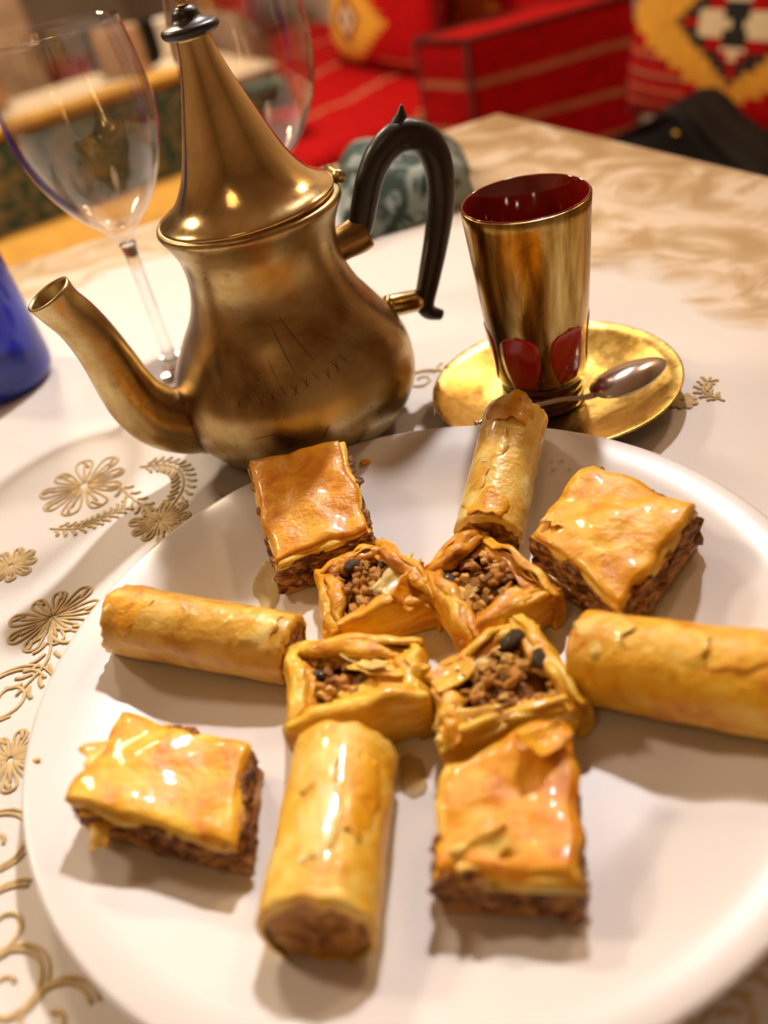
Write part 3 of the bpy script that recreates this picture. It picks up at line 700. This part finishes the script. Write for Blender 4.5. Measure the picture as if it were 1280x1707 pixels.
mesh_obj('handle_spike', tube([P3(-.0745, .1225), P3(-.0765, .1290), P3(-.0785, .1340), P3(-.0795, .1385)], [.0080, .0058, .0030, .0006], 18, None, True, (1, .85), 4), M['black_handle'], handle)
mesh_obj('upper_mount', tube([P3(-.034, .0865), P3(-.040, .0875), P3(-.0465, .0885), P3(-.0505, .0895)], [.0078, .0080, .0086, .0084], 24, None, True, (1, 1), 3), M['brass_body'], tp)
mesh_obj('lower_mount', tube([P3(-.054, .0490), P3(-.062, .0480), P3(-.0715, .0465)], [.0056, .0056, .0054], 24, None, True, (1, 1), 3), M['brass_lid'], tp)
hg = mesh_obj('lid_hinge', tube([tuple(Vector(P3(-.0425, .1190)) + pv * s) for s in (-.008, -.003, .003, .008)], [.0026] * 4, 16, None, True, (1, 1), 0), M['brass_body'], tp)
# engraved decoration: rows of punched dots and scratched strokes
bm = bmesh.new(); rnd = random.Random(5)
def on_body(a, z, k=.00008): r = body_r(z) + k; return Vector((r * math.cos(a), r * math.sin(a), z))
for z, a0, a1, n in ((.0205, -2.35, -.75, 34), (.0245, -2.3, -.8, 12), (.0290, -2.35, -.6, 16), (.0335, -1.75, -.5, 20)):
    for k in range(n):
        a = a0 + (a1 - a0) * (k + rnd.uniform(-.25, .25)) / n; p = on_body(a, z + rnd.uniform(-.001, .001), 0)
        if rnd.random() < .25: continue
        mtx = Matrix.Translation(p); bmesh.ops.create_icosphere(bm, subdivisions=1, radius=rnd.uniform(.00022, .00036), matrix=mtx)
def stroke(a0, z0, a1, z1, r=.00016):
    pts = [on_body(a0 + (a1 - a0) * t, z0 + (z1 - z0) * t, 0) for t in (0, .25, .5, .75, 1)]; tube(pts, [r * .5, r, r, r, r * .4], 5, bm, True, (1, 1), 2)
for k in range(11):
    a = -2.05 + k * .098; z = .0500 + .0010 * math.sin(k * 2.1) + .0006 * k
    stroke(a, z + .0022, a + .045, z - .0022)
    if k % 3 != 1: stroke(a + .045, z + .0022, a + .01, z - .0022)
stroke(-1.62, .078, -1.50, .058, .0002); stroke(-1.50, .080, -1.30, .060, .0002); stroke(-1.80, .036, -1.55, .029, .0002)
stroke(-1.36, .034, -1.45, .0275, .00024); stroke(-1.72, .066, -1.66, .056, .00014); stroke(-1.95, .034, -1.75, .036, .00012)
mesh_obj('engraved_marks', bm, M['engraving_and_shade'], tp)

# ------------------------------------------------------------------ saucer, cup, spoon
sau = empty('gold_saucer', (.095, .373, 0), 'shiny golden metal saucer under the red and gold tea glass', 'saucer')
mesh_obj('dish', lathe([(0, .0022), (.026, .0022), (.034, .0030), (.044, .0068), (.053, .0110), (.0585, .0134), (.0595, .0131), (.0592, .0124), (.053, .0098), (.044, .0052), (.036, .0012), (.030, .0004), (.027, .0004), (.025, .0012), (0, .0012)], 96), M['gold_saucer'], sau)
cup = empty('tea_glass', (.0895, .3755, .0024), 'ruby red tea glass with gilded sides standing on the golden saucer', 'glass')
cp_out = [(.0200, .0150), (.0214, .0180), (.0230, .035), (.0247, .055), (.0262, .075), (.0276, .0945), (.0280, .0995)]
def cup_r(z):
    for (r0, z0), (r1, z1) in zip(cp_out, cp_out[1:]):
        if z0 <= z <= z1: return r0 + (r1 - r0) * (z - z0) / (z1 - z0)
    return .0284
inner_p = [(.0273, .0999), (.0272, .1003), (.0269, .1003), (.0266, .0998), (.0246, .070), (.0228, .045), (.0206, .022), (.017, .0185), (0, .018)]
base_p = [(0, .0), (.0182, .0), (.0194, .0010), (.0196, .0035), (.0186, .0045), (.0196, .0058), (.0197, .0078), (.0187, .0088), (.0197, .0100), (.0199, .0120), (.0190, .0132), (.0200, .0148), (.0203, .0155)]
mesh_obj('glass_base', lathe(base_p + [(0, .0156)], 64), M['ruby_dark'], cup)
mesh_obj('ruby_lining', lathe([(0, .0157), (.0198, .0157)] + [(cup_r(z) - .0006, z) for z in (.018, .035, .055, .075, .0945, .0990)] + inner_p, 72), M['ruby'], cup)
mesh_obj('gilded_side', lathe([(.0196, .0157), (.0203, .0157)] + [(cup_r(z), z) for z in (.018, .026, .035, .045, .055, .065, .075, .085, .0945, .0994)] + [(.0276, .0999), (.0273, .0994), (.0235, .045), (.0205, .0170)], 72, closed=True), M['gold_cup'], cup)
def petal(a0, z0, z1, wd):
    bm = bmesh.new(); n = 16; g = {}
    for i in range(n + 1):
        t = i / n; z = z0 + (z1 - z0) * t
        hw = wd * (math.sin(math.pi * min(1, t * .62 + .12)) ** .8) * (1 if t < .80 else math.sqrt(max(0.0, 1 - ((t - .80) / .20) ** 2)) + .02)
        for j in range(9):
            s = j / 8 * 2 - 1; a = a0 + s * hw / cup_r(z); r = cup_r(z) + .00035
            g[i, j] = bm.verts.new((r * math.cos(a), r * math.sin(a), z))
    for i in range(n):
        for j in range(8): bm.faces.new((g[i, j], g[i + 1, j], g[i + 1, j + 1], g[i, j + 1]))
    return solidify(mesh_obj('red_petal', bm, M['ruby_petal'], cup), .0004, -1)
for k in range(6): petal(-2.22 + k * 1.047, .0175, .0460, .0098)
spn = empty('teaspoon', (.112, .346, 0), 'silver teaspoon lying bowl-down on the right of the golden saucer', 'spoon')
ox, oy = .112, .346
bm = bmesh.new(); NU, NV = 24, 18
tipv, hel = Vector((.143 - ox, .357 - oy, .0190)), Vector((.105 - ox, .3445 - oy, .0170)); axs = (tipv - hel); axl = axs.length; axs.normalize(); sdv = Vector((-axs.y, axs.x, 0)).normalized(); upv = axs.cross(sdv)
g = {}
for i in range(NU + 1):
    t = i / NU; wdt = .0108 * (max(0, math.sin(math.pi * t ** .85)) ** .6) + .0008
    for j in range(NV + 1):
        s = j / NV * 2 - 1
        hgt = .0050 * (1 - s * s) * (max(0, math.sin(math.pi * t)) ** .6)
        g[i, j] = bm.verts.new(hel + axs * (axl * t) + sdv * wdt * s + upv * hgt)
for i in range(NU):
    for j in range(NV): bm.faces.new((g[i, j], g[i + 1, j], g[i + 1, j + 1], g[i, j + 1]))
solidify(mesh_obj('spoon_bowl', bm, M['steel'], spn), .0009, 0)
mesh_obj('spoon_handle', tube([(.1075 - ox, .345 - oy, .0172), (.1005 - ox, .3455 - oy, .0165), (.091 - ox, .3475 - oy, .0172), (.076 - ox, .3490 - oy, .0160), (.062 - ox, .3475 - oy, .0148), (.050 - ox, .3455 - oy, .0146)], [.0017, .0013, .0013, .0016, .0022, .0026], 14, None, True, (1, .65), 6), M['steel'], spn)

# ------------------------------------------------------------------ wine glasses, bottle
def wine_glass(label, x, y):
    root = empty('wine_glass', (x, y, 0), label, 'wine glass', 'clear stemmed wine glasses')
    outer = catmull([(r, z, 0) for r, z in [(.0030, .083), (.0060, .0875), (.0130, .0950), (.0215, .1040), (.0305, .1190), (.0360, .1340), (.0385, .1500), (.0378, .1680), (.0345, .1900)]], 6)
    inn = catmull([(r, z, 0) for r, z in [(.0343, .1901), (.0374, .1680), (.0380, .1500), (.0355, .1343), (.0299, .1196), (.0207, .1052), (.0110, .0965), (.0040, .0925), (0, .0915)]], 6)
    mesh_obj('bowl', lathe([(0, .0829)] + [(p.x, p.y) for p in outer] + [(max(0, p.x), p.y) for p in inn], 64), M['thin_glass'], root)
    mesh_obj('stem', lathe([(0, .0052), (.0075, .0052)] + [(p.x, p.y) for p in catmull([(r, z, 0) for r, z in [(.0070, .0056), (.0046, .0100), (.0036, .0200), (.0033, .045), (.0034, .070), (.0042, .0800), (.0048, .0828)]], 5)] + [(0, .0828)], 40), M['glass'], root)
    mesh_obj('foot', lathe([(0, .0004), (.030, .0004), (.0325, .0010), (.0322, .0018), (.022, .0030), (.012, .0042), (.0078, .0051), (0, .0051)], 64), M['thin_glass'], root)
    return root
wine_glass('clear wine glass left of the teapot, behind its spout', -.103, .503)
wine_glass('clear wine glass standing directly behind the teapot lid', -.016, .560)
bt = empty('blue_bottle', (-.221, .548, 0), 'cobalt blue glass bottle cut off at the left edge of the picture', 'bottle')
bprof = catmull([(r, z, 0) for r, z in [(.028, .0006), (.0335, .0030), (.0362, .0100), (.0362, .022), (.0350, .050), (.0338, .080), (.0325, .110), (.0290, .135), (.0200, .155), (.0135, .170), (.0125, .200), (.0130, .222)]], 5)
mesh_obj('bottle_body', lathe([(0, .0030), (.020, .0020)] + [(p.x, p.y) for p in bprof] + [(.0112, .222), (.0108, .170), (.0180, .153), (.0268, .133), (.0305, .109), (.0320, .05), (.0325, .018), (.028, .008), (0, .009)], 64), M['blue_glass'], bt)
mesh_obj('bottle_mouth', lathe([(.0126, .216), (.0148, .217), (.0150, .225), (.0130, .2265), (.0112, .225), (.0112, .216)], 40, closed=True), M['blue_glass'], bt)

# ------------------------------------------------------------------ green printed cloth and white napkin behind the teapot
def heap(name, pts, h, material, seed, n=36, amp=.006, parent=None, origin=(0, 0, 0)):
    c = [Vector((x - origin[0], y - origin[1], 0)) for x, y in pts]
    def zf(u, v):
        e = max(0.0, min(u, 1 - u, v, 1 - v)); k = min(1, e / .22)
        p = bil(c, u, v)
        return .0008 + h * (math.sqrt(max(0, 1 - (1 - k) ** 2))) * (.75 + .45 * nz((p.x, p.y, 0), 14 / max(.2, h * 12), seed)) + k * amp * (.5 + .5 * nz((p.x, p.y, 2), 55, seed + 2))
    bm = bmesh.new(); top, bot = {}, {}
    for i in range(n + 1):
        for j in range(n + 1):
            u, v = i / n, j / n; p = bil(c, u, v)
            d = Vector((nz((p.x, p.y, 5), 20, seed), nz((p.x, p.y, 9), 20, seed), 0)) * .006
            top[i, j] = bm.verts.new((p.x + d.x, p.y + d.y, zf(u, v))); bot[i, j] = bm.verts.new((p.x + d.x, p.y + d.y, .0003))
    for i in range(n):
        for j in range(n):
            bm.faces.new((top[i, j], top[i + 1, j], top[i + 1, j + 1], top[i, j + 1])); bm.faces.new((bot[i, j], bot[i, j + 1], bot[i + 1, j + 1], bot[i + 1, j]))
    rg = [(i, 0) for i in range(n)] + [(n, j) for j in range(n)] + [(i, n) for i in range(n, 0, -1)] + [(0, j) for j in range(n, 0, -1)]
    for a, b in zip(rg, rg[1:] + rg[:1]): bm.faces.new((top[a], bot[a], bot[b], top[b]))
    o = mesh_obj(name, bm, material, parent); o.location = (origin[0], origin[1], origin[2] + T); return o
tag(heap('folded_scarf', [(.030, .80), (.132, .755), (.124, .668), (.016, .638)], .046, M['green_print'], 4, origin=(.07, .71, 0)), 'crumpled green and white patterned cloth on the table behind the teapot handle', 'cloth')
tag(heap('paper_napkin', [(-.012, .70), (.026, .70), (.020, .636), (-.018, .640)], .018, M['white_cloth'], 9, amp=.003, origin=(.0, .67, 0)), 'white paper napkin beside the crumpled green cloth', 'napkin')

# ------------------------------------------------------------------ red bench with cushions
def slab(root, name, s0, s1, n0, n1, z0, z1, ms, fmat, bev=.03, cs=24, cn=24, cz=6, puff=.0):
    """soft upholstered block in the bench frame, woven stripes picked face by face"""
    bm = bmesh.new(); bmesh.ops.create_cube(bm, size=1)
    # grid on every side
    bm.free(); bm = bmesh.new()
    def face_grid(f, a, b):
        g = {}
        for i in range(a + 1):
            for j in range(b + 1): g[i, j] = bm.verts.new(f(i / a, j / b))
        for i in range(a):
            for j in range(b):
                bm.faces.new((g[i, j], g[i + 1, j], g[i + 1, j + 1], g[i, j + 1]))
    X = lambda t: s0 + (s1 - s0) * t; Y = lambda t: n0 + (n1 - n0) * t; Z = lambda t: z0 + (z1 - z0) * t
    face_grid(lambda a, b: (X(a), Y(b), z1), cs, cn); face_grid(lambda a, b: (X(a), Y(b), z0), cs, cn)
    face_grid(lambda a, b: (X(a), n0, Z(b)), cs, cz); face_grid(lambda a, b: (X(a), n1, Z(b)), cs, cz)
    face_grid(lambda a, b: (s0, Y(a), Z(b)), cn, cz); face_grid(lambda a, b: (s1, Y(a), Z(b)), cn, cz)
    bmesh.ops.remove_doubles(bm, verts=bm.verts[:], dist=1e-5)
    for f in bm.faces: f.material_index = fmat(f.calc_center_median(), f.normal)
    for v in bm.verts:
        x, y, z = v.co
        # round the rims
        q = [min(x - s0, s1 - x), min(y - n0, n1 - y), min(z - z0, z1 - z)]
        near = [max(0, bev - d) for d in q]
        l = math.sqrt(sum(d * d for d in near))
        if l > bev:
            k = (l - bev) / l
            v.co.x += (near[0] * k) * (1 if x < (s0 + s1) / 2 else -1)
            v.co.y += (near[1] * k) * (1 if y < (n0 + n1) / 2 else -1)
            v.co.z += (near[2] * k) * (1 if z < (z0 + z1) / 2 else -1)
        v.co += nzv(v.co, 6, 3) * .004
    return mesh_obj(name, bm, ms, root)
def sofa_root(name, label, cat):
    o = bpy.data.objects.new(name, None); COL.objects.link(o); o.location = (P0.x, P0.y, 0); o.rotation_euler = (0, 0, RZ); return tag(o, label, cat)
REDS = [M['red'], M['stripe_tan'], M['seam'], M['red_dark']]
ZT = T
def seat_mat(c, n): return 1 if abs((c.x * 2.6 + .3 * math.sin(c.y * 3)) % 1 - .5) < .035 else 0
bench = sofa_root('red_sofa', 'long red upholstered sofa left of the striped arm, in the background', 'sofa')
slab(bench, 'seat', -2.6, .258, -.50, .50, ZT - .52, ZT - .38, REDS, seat_mat, .05, 100, 16, 5)
slab(bench, 'base', -2.58, .25, -.46, .48, 0.0, ZT - .515, REDS, lambda c, n: 3, .01, 30, 4, 4)
sofa_b = sofa_root('red_sofa', 'red upholstered sofa at the right carrying the medallion cushion', 'sofa')
slab(sofa_b, 'seat', .88, 3.0, -.50, .50, ZT - .52, ZT - .38, REDS, seat_mat, .05, 80, 16, 5)
slab(sofa_b, 'base', .90, 2.98, -.46, .48, 0.0, ZT - .515, REDS, lambda c, n: 3, .01, 30, 4, 4)
a_z0, a_z1 = 0.0, ZT - .20
def arm_mat(c, n):
    if abs(n.z) > .5: return 0
    d = (a_z1 - c.z) / .103
    return 1 if d > .5 and abs(d - round(d)) < .075 else 0
ap = [Vector((.338, 2.404, 0)), Vector((.435, 2.267, 0)), Vector((.860, 2.334, 0)), Vector((.763, 2.471, 0))]
def to_sn(p): d = p - P0; return Vector((d.dot(SA), d.dot(SN), 0))
asn = [to_sn(p) for p in ap]
bm = bmesh.new()
CA, CB, CZ = 8, 24, 72
def bilz(u, v, t): p = bil(asn, u, v); return Vector((p.x, p.y, a_z0 + (a_z1 - a_z0) * t))
def fg(f, a, b):
    g = {}
    for i in range(a + 1):
        for j in range(b + 1): g[i, j] = bm.verts.new(f(i / a, j / b))
    for i in range(a):
        for j in range(b): bm.faces.new((g[i, j], g[i + 1, j], g[i + 1, j + 1], g[i, j + 1]))
fg(lambda u, v: bilz(u, v, 1), CA, CB); fg(lambda u, v: bilz(u, v, 0), CA, CB)
fg(lambda u, t: bilz(u, 0, t), CA, CZ); fg(lambda u, t: bilz(u, 1, t), CA, CZ)
fg(lambda v, t: bilz(0, v, t), CB, CZ); fg(lambda v, t: bilz(1, v, t), CB, CZ)
bmesh.ops.remove_doubles(bm, verts=bm.verts[:], dist=1e-5); bm.normal_update()
for f in bm.faces: f.material_index = arm_mat(f.calc_center_median(), f.normal)
for v in bm.verts:
    if v.co.z > .01: v.co += nzv(v.co, 9, 5) * .005
arm = sofa_root('sofa_arm', 'square red sofa arm with tan stripes, just beyond the far table corner', 'sofa arm')
mesh_obj('block', bm, REDS, arm)
def edge_piping(pts, r=.0055): mesh_obj('piping', tube(pts, [r] * len(pts), 8, None, True, (1, 1), 0), M['seam'], arm)
t4 = [bilz(0, 0, 1), bilz(1, 0, 1), bilz(1, 1, 1), bilz(0, 1, 1)]; b4 = [bilz(0, 0, 0), bilz(1, 0, 0), bilz(1, 1, 0), bilz(0, 1, 0)]
for i in range(4): edge_piping([t4[i], t4[(i + 1) % 4]])
edge_piping([t4[0], b4[0]]); edge_piping([t4[1], b4[1]])

# kilim cushions: woven motif picked cell by cell
KM = [M['red'], M['kilim_yellow'], M['kilim_black'], M['kilim_cream'], M['stripe_tan'], M['red_dark']]
def medallion(u, v, cu0, cv0):
    a, b = (u - cu0) / .46 * 7, (v - cv0) / .42 * 7
    i, j = abs(round(a)), abs(round(b))
    if i <= 1 and j <= 2 and not (j == 0 and abs(a) > .8): return 2
    if (i - 2.6) ** 2 + j * j < 3.4 or (i + abs(j - 3)) <= 1: return 3
    if i + j <= 5: return 0
    if i + j <= 7: return 2 if (i + j == 7 or (i + 2 * j) % 3) else 0
    if math.floor(abs(u - cu0) / .76 * 6) / 6 * .75 + math.floor(abs(v - cv0) / .58 * 8) / 8 < .92: return 1
    return -1
def diamond(u, v, cu0, cv0, sz):
    du, dv_ = abs(u - cu0) / sz, abs(v - cv0) / sz; d = du * 1.25 + dv_
    if d < .12: return 2
    if d < .30: return 3
    if d < .40: return 0
    if d < .50: return 2
    if math.floor((du * .8 + dv_) * 9) / 9 < .92 - .10 * ((int(dv_ * 14)) % 2): return 1
    return -1
def cushion(label, s, n, z, wd, ht, th, fn, lean, seed, yaw=0):
    root = bpy.data.objects.new('kilim_cushion', None); COL.objects.link(root); root.location = W(s, n, z)
    root.rotation_euler = (0, 0, RZ + yaw); tag(root, label, 'cushion', 'kilim cushions along the sofas')
    bm = bmesh.new(); NN = 64; fr, bk = {}, {}
    for i in range(NN + 1):
        for j in range(NN + 1):
            u, v = i / NN * 2 - 1, j / NN * 2 - 1
            k = (max(0, (1 - u ** 4) * (1 - v ** 4))) ** .5
            pin_ = 1 - .04 * (1 - abs(u)) * abs(v) ** 3 - .04 * (1 - abs(v)) * abs(u) ** 3
            x, zz = u * wd / 2 * pin_, (v * pin_ + 1) * ht / 2
            yb = lean * zz
            fr[i, j] = bm.verts.new((x, yb - th / 2 * k, zz)); e = i in (0, NN) or j in (0, NN)
            bk[i, j] = fr[i, j] if e else bm.verts.new((x, yb + th / 2 * k, zz))
    for i in range(NN):
        for j in range(NN):
            f = bm.faces.new((fr[i, j], fr[i + 1, j], fr[i + 1, j + 1], fr[i, j + 1])); f.material_index = fn((i + .5) / NN * 2 - 1, (j + .5) / NN * 2 - 1)
            try: bm.faces.new((bk[i, j], bk[i, j + 1], bk[i + 1, j + 1], bk[i + 1, j]))
            except ValueError: pass
    mesh_obj('cover', bm, KM, root)
    rim = []
    for k in range(64):
        a = k / 64 * 4; sdx = int(a); t = a - sdx
        u, v = [(-1 + 2 * t, -1), (1, -1 + 2 * t), (1 - 2 * t, 1), (-1, 1 - 2 * t)][sdx]
        pin_ = 1 - .04 * (1 - abs(u)) * abs(v) ** 3 - .04 * (1 - abs(v)) * abs(u) ** 3
        zz = (v * pin_ + 1) * ht / 2; rim.append((u * wd / 2 * pin_, lean * zz, zz))
    rim.append(rim[0]); mesh_obj('piping', tube(rim, [.005] * len(rim), 6, None, True, (1, 1), 0), M['seam'], root)
    return root
def pat_small(u, v):
    k = diamond(u, v, -.38, -.38, .66)
    if k >= 0: return k
    if v < -.62 and abs((v * 9) % 1 - .5) < .10 and u > .15: return 4
    return 0
def pat_mid(u, v):
    k = diamond(u, v, -.36, -.55, .58); return k if k >= 0 else 0
def pat_big(u, v):
    k = medallion(u, v, .04, -.18)
    if k >= 0: return k
    if v < -.42 and u < -.35: return 4 if abs((v * 7.5) % 1 - .5) < .13 else (5 if abs((v * 7.5) % 1) < .2 else 0)
    return 0
ZS = -.371
cushion('red kilim cushion with a whole yellow diamond, left of the sofa arm', -.305, .090, ZS, .60, .46, .14, pat_small, .18, 1)
cushion('red kilim cushion half hidden behind the striped sofa arm', -.19, .385, ZS, .90, .52, .11, pat_mid, .08, 2)
cushion('large red kilim cushion with black and cream medallion behind the black bag', 1.075, .085, ZS, .62, .48, .14, pat_big, .18, 3)
cushion('red kilim cushion farthest left on the sofa, behind the brown clothing', -1.62, .090, ZS, .60, .46, .14, pat_small, .18, 4)

# black bag on the right seat
bag = empty('black_bag', W(1.20, -.20, 0)[:2] + (ZS + .002,), 'soft black leather bag slumped on the red sofa at right', 'bag')
bag.rotation_euler = (0, 0, RZ)
bm = bmesh.new(); bmesh.ops.create_cube(bm, size=1); bmesh.ops.subdivide_edges(bm, edges=bm.edges[:], cuts=12, use_grid_fill=True)
for v in bm.verts:
    x, y, z = v.co.x * 2, v.co.y * 2, v.co.z + .5
    k = 1 - z
    zz = z * .165 * (1 - .80 * min(1, abs(x - .12)) ** .95) * (1 if abs(y) < .6 else .96)
    v.co = Vector((x * .25 * (1 - .12 * z), y * .10 * (1 - .45 * z), zz)); v.co += nzv(v.co, 14, 8) * .010 * (z > .05)
    v.co.z = max(0.001, v.co.z)
mesh_obj('bag_body', bm, M['black_leather'], bag)
mesh_obj('stud', lathe([(0, -.004), (.006, -.003), (.008, 0), (.006, .003), (0, .004)], 16), M['gold_saucer'], bag, loc=(.05, -.060, .118))
mesh_obj('strap', tube([(-.22, -.03, .030), (-.12, -.055, .075), (.0, -.062, .128), (.06, -.05, .140), (.14, -.05, .090), (.21, -.03, .035)], [.008] * 6, 10, None, True, (.4, 1), 5), M['black_leather'], bag)

# small printed box on the bench seen through the far glass
bx = frame_obj('printed_box', rbox(-.43, -.29, -.36, -.24, -.378, -.31, .006), M['teal']); tag(bx, 'small dark teal box on the red sofa seen behind the teapot', 'box')
# heap of brown clothing
hp = heap('clothing_heap', [(-.26, 3.62), (.0, 3.30), (-.06, 3.10), (-.30, 3.36)], .26, M['brown_cloth'], 6, 34, .03, origin=(-.15, 3.35, -.370))
tag(hp, 'heap of brown-grey clothing on the far part of the red sofa', 'clothing')

# ------------------------------------------------------------------ mustard bench with green brocade back
mb = sofa_root('mustard_bench', 'mustard-yellow bench with a green brocade backrest behind the left wine glass', 'bench')
slab(mb, 'seat', .16, .47, -1.75, -.66, ZT - .44, ZT - .33, [M['mustard']], lambda c, n: 0, .02, 10, 20, 4)
slab(mb, 'backrest', .085, .165, -1.75, -.66, ZT - .43, ZT - .150, [M['green_brocade']], lambda c, n: 0, .015, 6, 20, 10)
slab(mb, 'top_rail', .080, .17, -1.76, -.655, ZT - .150, ZT - .125, [M['mustard']], lambda c, n: 0, .008, 6, 20, 3)
for x in (.12, .43):
    for y in (-1.70, -.71): mesh_obj('leg', rbox(x - .02, x + .02, y - .02, y + .02, 0, ZT - .438, .003), M['wood'], mb, False)

# ------------------------------------------------------------------ second table with its things
t2 = sofa_root('low_table', 'low table with a cream cloth in the blurred background at left', 'table')
mesh_obj('table_top', rbox(-.62, .035, -1.90, -.52, ZT - .235, ZT - .205, .004), M['wood'], t2, False)
for x in (-.57, -.02):
    for y in (-1.85, -.58): mesh_obj('leg', rbox(x - .02, x + .02, y - .02, y + .02, 0, ZT - .234, .003), M['wood'], t2, False)
slab(t2, 'cloth_cover', -.635, .045, -1.915, -.405, ZT - .206, ZT - .198, [M['cream_cloth']], lambda c, n: 0, .003, 20, 30, 2)
Z2 = -.1935
hb = empty('handbag', W(-.40, -.66, 0)[:2] + (Z2 + .004,), 'black-trimmed tan handbag on the background table', 'bag'); hb.rotation_euler = (0, 0, RZ + .9)
mesh_obj('panel', rbox(-.075, .075, -.02, .02, .0, .12, .012), M['tan_panel'], hb)
mesh_obj('trim', tube([(-.085, 0, .125), (-.088, 0, .05), (-.075, 0, .026), (0, 0, .024), (.075, 0, .026), (.088, 0, .05), (.085, 0, .125)], [.015] * 7, 12, None, True, (1, 1.6), 5), M['black_leather'], hb)
wc = empty('paper_cup', W(-.50, -.50, 0)[:2] + (Z2 + .004,), 'white paper cup on the background table behind the teapot finial', 'cup')
mesh_obj('cup_wall', lathe([(0, .001), (.024, .0), (.026, .003), (.033, .090), (.0345, .092), (.0335, .0935), (.0315, .090), (.0245, .006), (0, .005)], 40), M['white_gloss'], wc)
ph = empty('phone', W(-.18, -.62, 0)[:2] + (Z2 + .0042,), 'dark phone lying on the cream cloth of the background table', 'phone'); ph.rotation_euler = (0, 0, RZ + .5)
mesh_obj('phone_body', rbox(-.036, .036, -.075, .075, 0, .009, .003), M['phone'], ph); mesh_obj('screen', rbox(-.033, .033, -.071, .071, .0088, .0094), M['black_handle'], ph, False)
ab = empty('amber_bottle', W(-.50, -1.02, 0)[:2] + (Z2 + .004,), 'amber bottle in the blurred top left corner', 'bottle')
mesh_obj('bottle_body', lathe([(p.x, p.y) for p in catmull([(r, z, 0) for r, z in [(0, .0), (.03, .001), (.035, .01), (.035, .10), (.028, .13), (.013, .16), (.012, .20), (0, .202)]], 4)], 36), M['amber_glass'], ab)
mesh_obj('cap', lathe([(0, .200), (.0135, .200), (.0135, .222), (0, .223)], 24), M['white_gloss'], ab)
pt = empty('small_plate', W(-.30, -1.22, 0)[:2] + (Z2 + .004,), 'white plate on the background table behind the left wine glass', 'plate')
mesh_obj('dish', lathe([(0, .004), (.06, .004), (.09, .014), (.0905, .012), (.062, .0), (0, .0)], 48), M['porcelain'], pt)

# brown bench closing the far left corner
bb = sofa_root('brown_bench', 'brown bench with beige backrest in the far left background', 'bench')
slab(bb, 'seat', -1.75, -1.05, -2.6, -.62, ZT - .48, ZT - .36, [M['brown_cloth']], lambda c, n: 0, .03, 20, 30, 4)
slab(bb, 'backrest', -1.95, -1.75, -2.6, -.62, ZT - .48, ZT + .10, [M['beige']], lambda c, n: 0, .03, 10, 30, 10)
slab(bb, 'base', -1.93, -1.08, -2.58, -.64, 0, ZT - .478, [M['wood']], lambda c, n: 0, .01, 6, 6, 4)
